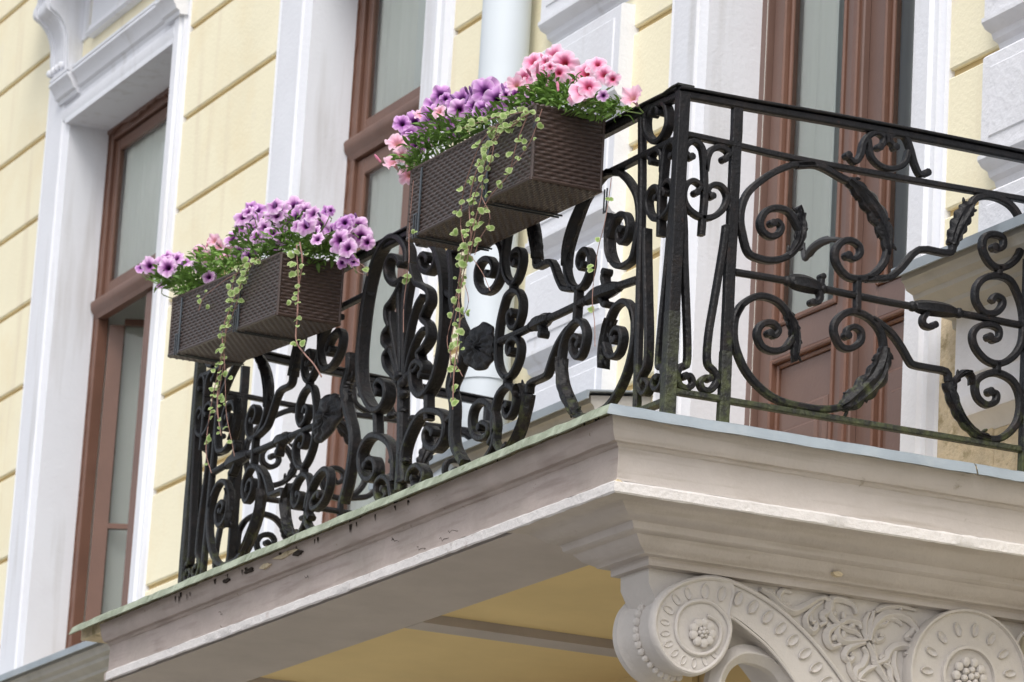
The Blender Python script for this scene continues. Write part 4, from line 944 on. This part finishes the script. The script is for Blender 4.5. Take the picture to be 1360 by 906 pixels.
LIL = [petunia((.94, .74, .93), (.82, .50, .82), (.030, .003, .04), (.26, .04, .28), 10+i, 1, (1, .6, 1.3, .2)[i]) for i in range(4)]
PUR = [petunia((.82, .56, .84), (.66, .33, .70), (.03, .003, .04), (.20, .03, .26), 20+i, 1.2, (.8, .2, 1.2)[i]) for i in range(3)]
PNK = [petunia((.94, .74, .86), (.93, .57, .75), (.50, .06, .10), (.75, .16, .34), 30+i, .8, (1, .3, 1.2)[i]) for i in range(3)]
PAL = [petunia((.92, .70, .80), (.90, .56, .70), (.70, .38, .30), (.80, .34, .46), 40+i, 1.3, (-.3, .3, -1)[i]) for i in range(3)]
random.seed(99)
def petleaf(seed, L=.035, wd=.016, g=(.085, .19, .03)):
    random.seed(seed); m = MB(); n = 5; vs = []; cs = []
    for i in range(n+1):
        f = i/n; w_ = wd/2*(math.sin(math.pi*min(1, f*.92+.06))**.75); z = .006*math.sin(f*3.1)-.012*f*f
        vs += [(f*L, -w_, z+.002), (f*L, 0, z-.001), (f*L, w_, z+.002)]; cc = lerp(g, (.17, .30, .06), f*.5+uni(-.1, .1)); cs += [cc, lerp(cc, (.25, .38, .12), .4), cc]
    return m.add(vs, [(i*3+j, i*3+j+1, (i+1)*3+j+1, (i+1)*3+j) for i in range(n) for j in range(2)], cs)
def foliage(parent, blobs, seed, n_per=90, bright=0):
    random.seed(seed); out = MB(); src = [petleaf(seed+k, uni(.028, .044), uni(.011, .019), lerp((.045, .115, .015), (.15, .30, .04), .25*k+bright)) for k in range(4)]
    for (c, r, k_) in blobs:
        for _ in range(int(n_per*k_)):
            while True:
                d = Vector((uni(-1, 1), uni(-1, 1), uni(-1, 1)))
                if d.length < 1: break
            pos = Vector(c) + Vector((d.x*r[0], d.y*r[1], d.z*r[2]))
            dirv = (Vector((d.x*.8, d.y*.8-.25, d.z*.6+.35)) + Vector((uni(-.5, .5), uni(-.5, .5), uni(-.4, .5)))).normalized()
            qt = dirv.to_track_quat('X', 'Z') @ Matrix.Rotation(uni(-1.2, 1.2), 3, 'X').to_quaternion(); s = uni(.6, 1.15)
            g = random.choice(src); out.add([pos + qt @ (Vector(v)*s) for v in g.v], g.f, g.c)
    o = out.build('foliage', M['leaf'], parent, kind='stuff', ang=80); return o
CDIR = Vector((.72, -.62, -.02)).normalized()
def bx_lo(b): return b[1](0, 0, 0).x
def bx_hi(b): return b[1](b[2], 0, 0).x
def plant(name, label, spots, box, blobs, seed, yd=(-.05, .12), facing=.75, bright=0, group='petunias in the flower boxes'):
    random.seed(seed)
    bx, Pt, Lx, D, H = box
    c = Vector((0, 0, 0))
    items = []
    extra = [(x+uni(-13, 13), y+uni(-7, 9), R_*uni(.65, .95), k_) for x, y, R_, k_ in spots for _ in (0, 1) if rnd() < .62 and R_ > 8.5 and k_ is not PAL]
    spots = list(spots) + [(max(x, spots[0][0]-200), y, R_, k_) for x, y, R_, k_ in extra]
    for x, y, Rpx, kinds in spots:
        Y = uni(*yd); p = Vector(onY(x, y, Y)); c += p; items.append((p, Rpx, kinds))
    c /= len(items); base = Vector((c.x, .05, box[3]*0 + (box[1](0, 0, box[4]-.03)).z))
    t = thing(name, label, 'petunia plant', base, group)
    for p, Rpx, kinds in items:
        d = (CDIR*1.05 + Vector((uni(-.8, .5), uni(-.6, .6), uni(-.45, .75)))*.62 + Vector((0, 0, .14))).normalized()
        qt = d.to_track_quat('Z', 'Y') @ Matrix.Rotation(uni(0, 6.28), 3, 'Z').to_quaternion()
        me = random.choice(kinds); s = Rpx/11.9*uni(.9, 1.08)
        inst('bloom', me, t, p, qt, s)
        b0 = p - d*.052*s; mid_ = b0*.5 + Vector((b0.x+uni(-.03, .03), .05, base.z))*.5 - d*.02
        root = Vector((min(max(b0.x+uni(-.04, .04), bx_lo(box)+.03), bx_hi(box)-.03), uni(.0, .10), base.z-.01))
        mid_.x = (root.x+b0.x)/2; mid_.z = max(mid_.z, base.z+.0)
        MB().tube([tuple(q) for q in cr([b0, b0-d*.02+Vector((0, 0, -.008)), mid_, root], 3)], .0022, 5).build('flower_stem', M['gstem'], t)
    bl = []
    for x, y, Y, rx, ry, rz, k in blobs: bl.append((onY(x, y, Y), (rx, ry, rz), k))
    foliage(t, bl, seed+5, bright=bright)
    for _ in range(max(2, len(items)//4)):   # closed buds
        p, Rpx, k = random.choice(items); q = p + Vector((uni(-.06, .06), uni(-.05, .03), uni(-.03, .05)))
        d = Vector((uni(-.5, .5), uni(-.6, .2), uni(.2, 1))).normalized(); qt = d.to_track_quat('Z', 'Y').to_matrix()
        b = MB(); b.blob(q, (.0055, .0055, .017), 7, 6, qt); b.blob(q-d*.016, (.005, .005, .008), 6, 4, qt)
        b.v = b.v; b.build('flower_bud', M['budp'] if k is not PNK and k is not PAL else M['budk'], t)
    return t
M['budp'] = mat('purple_bud', (.22, .09, .28), .6, .2, 30); M['budk'] = mat('pink_bud', (.55, .18, .28), .6, .2, 30)
b1, b2 = BX1, BX2
plant('petunia', 'purple petunia spilling over the left half of the near flower box', [(642, 122.6, 17, PUR), (596, 139.6, 15.5, PUR), (661, 132, 13, PUR), (585, 127, 12, PUR), (549.5, 163, 14, PUR), (574, 155, 14, PUR), (562, 189, 14, PUR), (645, 143, 13, PUR), (625, 161, 9, PUR), (641, 158, 9, PUR), (534, 164, 10, PUR), (594, 163, 12, PUR), (685, 124, 10, LIL), (693, 135, 10, LIL), (614, 132, 12, PUR), (577, 141, 12, PUR), (700, 140, 9, LIL), (545, 178, 10, PUR), (668, 118, 9, LIL), (551, 200, 9, PUR), (610, 145, 12, LIL), (630, 140, 12, PUR)], b1,
      [(575, 195, .0, .10, .10, .035, 1.6), (610, 178, .0, .12, .10, .04, 1.8), (650, 168, .02, .14, .10, .04, 1.8), (555, 222, -.05, .05, .06, .03, .6), (690, 150, .03, .1, .09, .035, 1.2), (600, 160, .05, .2, .08, .04, 1.4)], 3)
plant('petunia', 'pale pink petunia drooping from the left tip of the near flower box', [(528, 190, 12, PAL), (522, 216, 11, PAL), (543, 232, 13, PAL), (546, 188, 10, PAL), (560, 152, 10, PAL), (534, 207, 9, PAL), (583, 148, 8, PAL)], b1, [(548, 215, -.04, .04, .06, .03, .5)], 4, yd=(-.11, .02))
plant('petunia', 'bright pink petunia standing tall at the right end of the near flower box', [(735, 73, 13, PNK), (749, 82.5, 14, PNK), (707, 81, 12, PNK), (722.6, 100, 14, PNK), (743, 99, 12, PNK), (777, 96.4, 14.5, PNK), (773.6, 119.6, 14.5, PNK), (801, 98, 11, PNK), (789, 88, 10, PNK), (696, 102.6, 11, PNK), (686, 112, 10, PAL), (840, 130, 13, PAL), (801, 127, 7, LIL), (716, 90, 9, PNK), (672, 117, 10, PAL), (760, 103, 8, PNK), (724, 82, 9, PNK), (700, 112, 9, PNK)], b1,
      [(720, 133, .03, .09, .09, .045, 1.8), (755, 135, .05, .07, .10, .045, 2.0), (785, 143, .10, .06, .07, .03, 1.2), (815, 146, .14, .05, .05, .022, .8), (735, 120, .05, .08, .07, .05, 1.1), (770, 125, .09, .05, .07, .05, .8)], 5, yd=(.0, .14), bright=.15)
plant('petunia', 'lilac petunia heaped over the right half of the far flower box', [(391, 273.5, 14, LIL), (370, 280, 13, LIL), (333, 309, 14.5, LIL), (357.6, 323, 13, LIL), (373, 312, 13, LIL), (384, 297, 14, LIL), (406, 299.7, 12, LIL), (425, 301, 15, LIL), (425, 315, 12, LIL), (363, 288.6, 12, LIL), (341, 280, 12, PUR), (322, 288, 12, LIL), (337, 292, 12, PUR), (308, 316, 12, LIL), (319, 333, 13, PUR), (308, 328.6, 11, LIL), (434, 280, 9, PUR), (415, 284, 11, LIL), (448.7, 319, 13, LIL), (459.7, 309, 12, LIL), (476, 300, 11.5, LIL), (479, 314, 13, LIL), (461, 329, 12, LIL), (458, 295, 9, PUR), (462, 341, 9, PUR), (350, 303, 11, LIL), (401, 280, 11, LIL), (395, 289, 11, PUR), (440, 305, 9, PUR), (375, 296, 12, LIL), (320, 302, 11, LIL)], b2,
      [(345, 330, .0, .14, .1, .035, 1.4), (385, 325, .02, .16, .11, .045, 2.4), (420, 332, .05, .1, .12, .045, 2.0), (445, 335, .12, .07, .07, .03, 1.0), (380, 305, .05, .2, .08, .05, 1.5), (330, 320, .02, .14, .08, .05, 1.2), (352, 340, -.05, .06, .04, .03, .5)], 6, yd=(-.07, .15))
plant('petunia', 'small lilac petunia straying from the left tip of the far flower box', [(198, 353.5, 11, LIL), (187, 355, 8, PUR), (222.4, 355, 13, LIL), (221, 341, 11, LIL), (244.5, 348, 12, LIL), (277, 368, 10, LIL), (284, 372, 8, PUR), (213, 379, 6, PUR), (229, 370, 7, LIL), (264, 350, 9, LIL), (234, 343, 10, LIL), (208, 350, 9, LIL)], b2,
      [(240, 372, -.02, .12, .09, .035, 1.8), (262, 372, .0, .12, .09, .035, 1.6), (225, 366, -.02, .14, .07, .03, 1.0), (250, 385, -.06, .05, .05, .025, .5)], 7, yd=(-.11, .05))
plant('petunia', 'salmon pink petunia in the middle of the far flower box', [(265, 334, 11, PAL), (291, 330, 12, PAL), (284.5, 320, 9, PAL), (297, 339, 10, PAL), (274, 341, 9, PAL), (303, 333, 10, PAL)], b2,
      [(290, 352, .0, .12, .1, .035, 1.8), (315, 348, .0, .12, .1, .03, 1.4), (280, 345, .03, .12, .08, .03, 1)], 8, yd=(-.04, .1), bright=.25)

# ------------------------------------------------------------------ trailing vines
def vleaf(seed):
    random.seed(seed); m = MB(); NA, NR = 14, 3; vs = [(0, 0, 0)]; cs = [(.20, .30, .08)]
    for i in range(1, NR+1):
        f = i/NR
        for j in range(NA):
            a = 6.2832*j/NA; R = .0165*f*(1+.06*math.cos(7*a) - .35*max(0, math.cos(a-math.pi))**6)
            vs.append((R*math.cos(a)+.012*f*0, R*1.12*math.sin(a), .004*f*f*math.cos(2*a)-.003*f)); cs.append(((.18, .28, .07), (.27, .38, .12), (.46, .52, .27))[i-1])
    fs = [(0, 1+j, 1+(j+1) % NA) for j in range(NA)] + [(1+(i)*NA+j, 1+(i+1)*NA+j, 1+(i+1)*NA+(j+1) % NA, 1+i*NA+(j+1) % NA) for i in range(NR-1) for j in range(NA)]
    m.add(vs, fs, cs); me = m.mesh('vine_leaf', ang=80); me.materials.append(M['leaf']); return me
VL = [vleaf(k) for k in range(3)]
def vine(label, strands, seed, Y=-.10, group='variegated vines trailing from the flower boxes'):
    random.seed(seed)
    f0 = strands[0][0][0]; base = onY(f0[0], f0[1], Y)
    t = thing('trailing_vine', label, 'vine', base, group)
    for pts, leaves, rad in strands:
        ys = [Y+uni(-.012, .008) for _ in pts]
        pts = [pts[0]] + [(a+uni(-3, 3), b+uni(-2, 2)) for a, b in pts[1:]]
        P3 = cr([onY(a, b, y) for (a, b), y in zip(pts, ys)], 5)
        MB().tube([tuple(q) for q in P3], rad, 5).build('vine_stem', M['stem'], t)
        if isinstance(leaves, float):                # one leaf pair every so many metres
            acc = 0; out = []
            for i in range(1, len(P3)):
                acc += np.linalg.norm(P3[i]-P3[i-1])
                if acc > leaves: acc = 0; out += [P3[i], P3[i]] if rnd() < .75 else [P3[i]]
        else: out = [onY(a, b, Y-.006) for a, b in leaves]
        for q in out:
            d = (CDIR + Vector((uni(-.7, .7), uni(-.5, .4), uni(-.2, 1.0)))).normalized()
            off = Vector((uni(-.03, .03), uni(-.02, .01), uni(-.012, .012)))
            inst('vine_leaf', random.choice(VL), t, Vector(q)+off, d.to_track_quat('Z', 'Y') @ Matrix.Rotation(uni(0, 6.28), 3, 'Z').to_quaternion(), random.choice((uni(.35, .55), uni(.5, .75), uni(.7, .95))))
    return t
vine('leafy variegated vine cascading from the middle of the near flower box down past the railing', [
 ([(705, 150), (672, 168), (648, 195), (632, 230), (625, 270), (622, 320), (612, 372), (608, 430), (605, 490), (604, 545)], .05, .0022),
 ([(690, 160), (664, 180), (645, 225), (640, 262), (628, 300), (618, 350)], .045, .0018), ([(700, 155), (685, 190), (672, 230), (650, 262), (632, 300), (622, 340)], .06, .0018),
 ([(668, 160), (640, 185), (628, 215), (616, 255), (612, 300), (618, 345), (610, 400), (602, 455), (600, 500)], .07, .0018),
 ([(720, 145), (700, 190), (680, 225)], .05, .0016), ([(660, 165), (650, 215), (632, 262), (628, 310), (614, 360), (604, 410)], .09, .0016), ([(622, 340), (600, 420), (592, 460), (612, 500)], .2, .0013), ([(618, 330), (640, 360), (648, 385)], 9., .0012), ([(625, 300), (612, 350), (622, 400), (606, 440), (610, 480)], .11, .0014), ([(640, 262), (652, 290), (640, 318), (628, 340)], .06, .0014),
 ([(650, 168), (672, 172), (690, 158), (706, 148)], .035, .0018), ([(610, 172), (640, 160), (672, 155), (700, 148)], .03, .0018)], 1)
vine('single thin vine hanging at the right end of the near flower box', [([(812, 236), (808, 262), (802, 300), (795, 330), (788, 362), (784, 400), (790, 430), (793, 462)], [(808, 268), (801, 268), (797, 317), (784, 357), (787, 360), (779, 408)], .0014)], 2, Y=-.03)
vine('short vine with few leaves beneath the left end of the near flower box', [([(549, 240), (546, 310), (541, 350), (538, 400), (536, 440)], [(545, 308), (551, 311), (538, 370), (536, 369)], .0016)], 3)
vine('upright leafy vine hanging over the right front of the far flower box', [([(398, 322), (400, 350), (396, 385), (397, 420), (395, 450), (402, 468), (415, 485), (428, 500)], [(391, 350), (402, 357), (392, 362), (399, 380), (394, 384), (397, 397), (403, 399), (393, 398), (397, 428), (402, 431), (391, 431), (396, 455), (402, 458), (392, 456), (404, 342), (390, 340)], .003), ([(394, 325), (392, 345), (398, 370), (397, 400)], .05, .002)], 4, Y=-.09)
vine('dense variegated vine trailing down the front of the far flower box to the railing foot', [
 ([(340, 342), (325, 362), (312, 390), (302, 425), (298, 460), (294, 500), (290, 540), (292, 580)], .035, .0025), ([(335, 345), (318, 380), (306, 410), (296, 440), (300, 480), (290, 520), (288, 550)], .04, .002),
 ([(322, 370), (314, 400), (300, 450), (292, 480), (284, 520), (276, 560), (272, 600), (278, 628)], .08, .0018), ([(298, 470), (302, 520), (298, 550), (308, 590), (312, 605)], .10, .0014), ([(345, 345), (322, 352), (308, 372), (303, 400)], .03, .002)], 5, Y=-.095)
vine('sparse vine straying left across the front of the far flower box', [([(318, 362), (298, 372), (280, 386), (268, 398), (262, 412)], [(266, 394), (262, 402), (272, 410), (276, 389)], .0018)], 6, Y=-.09)
vine('short twig with yellowish leaves poking past the lilac blooms by the rail', [([(470, 345), (484, 357), (490, 363)], [(486, 355), (489, 362)], .0014), ([(462, 350), (478, 360), (488, 366)], [(485, 361)], .0012)], 8, Y=-.05)
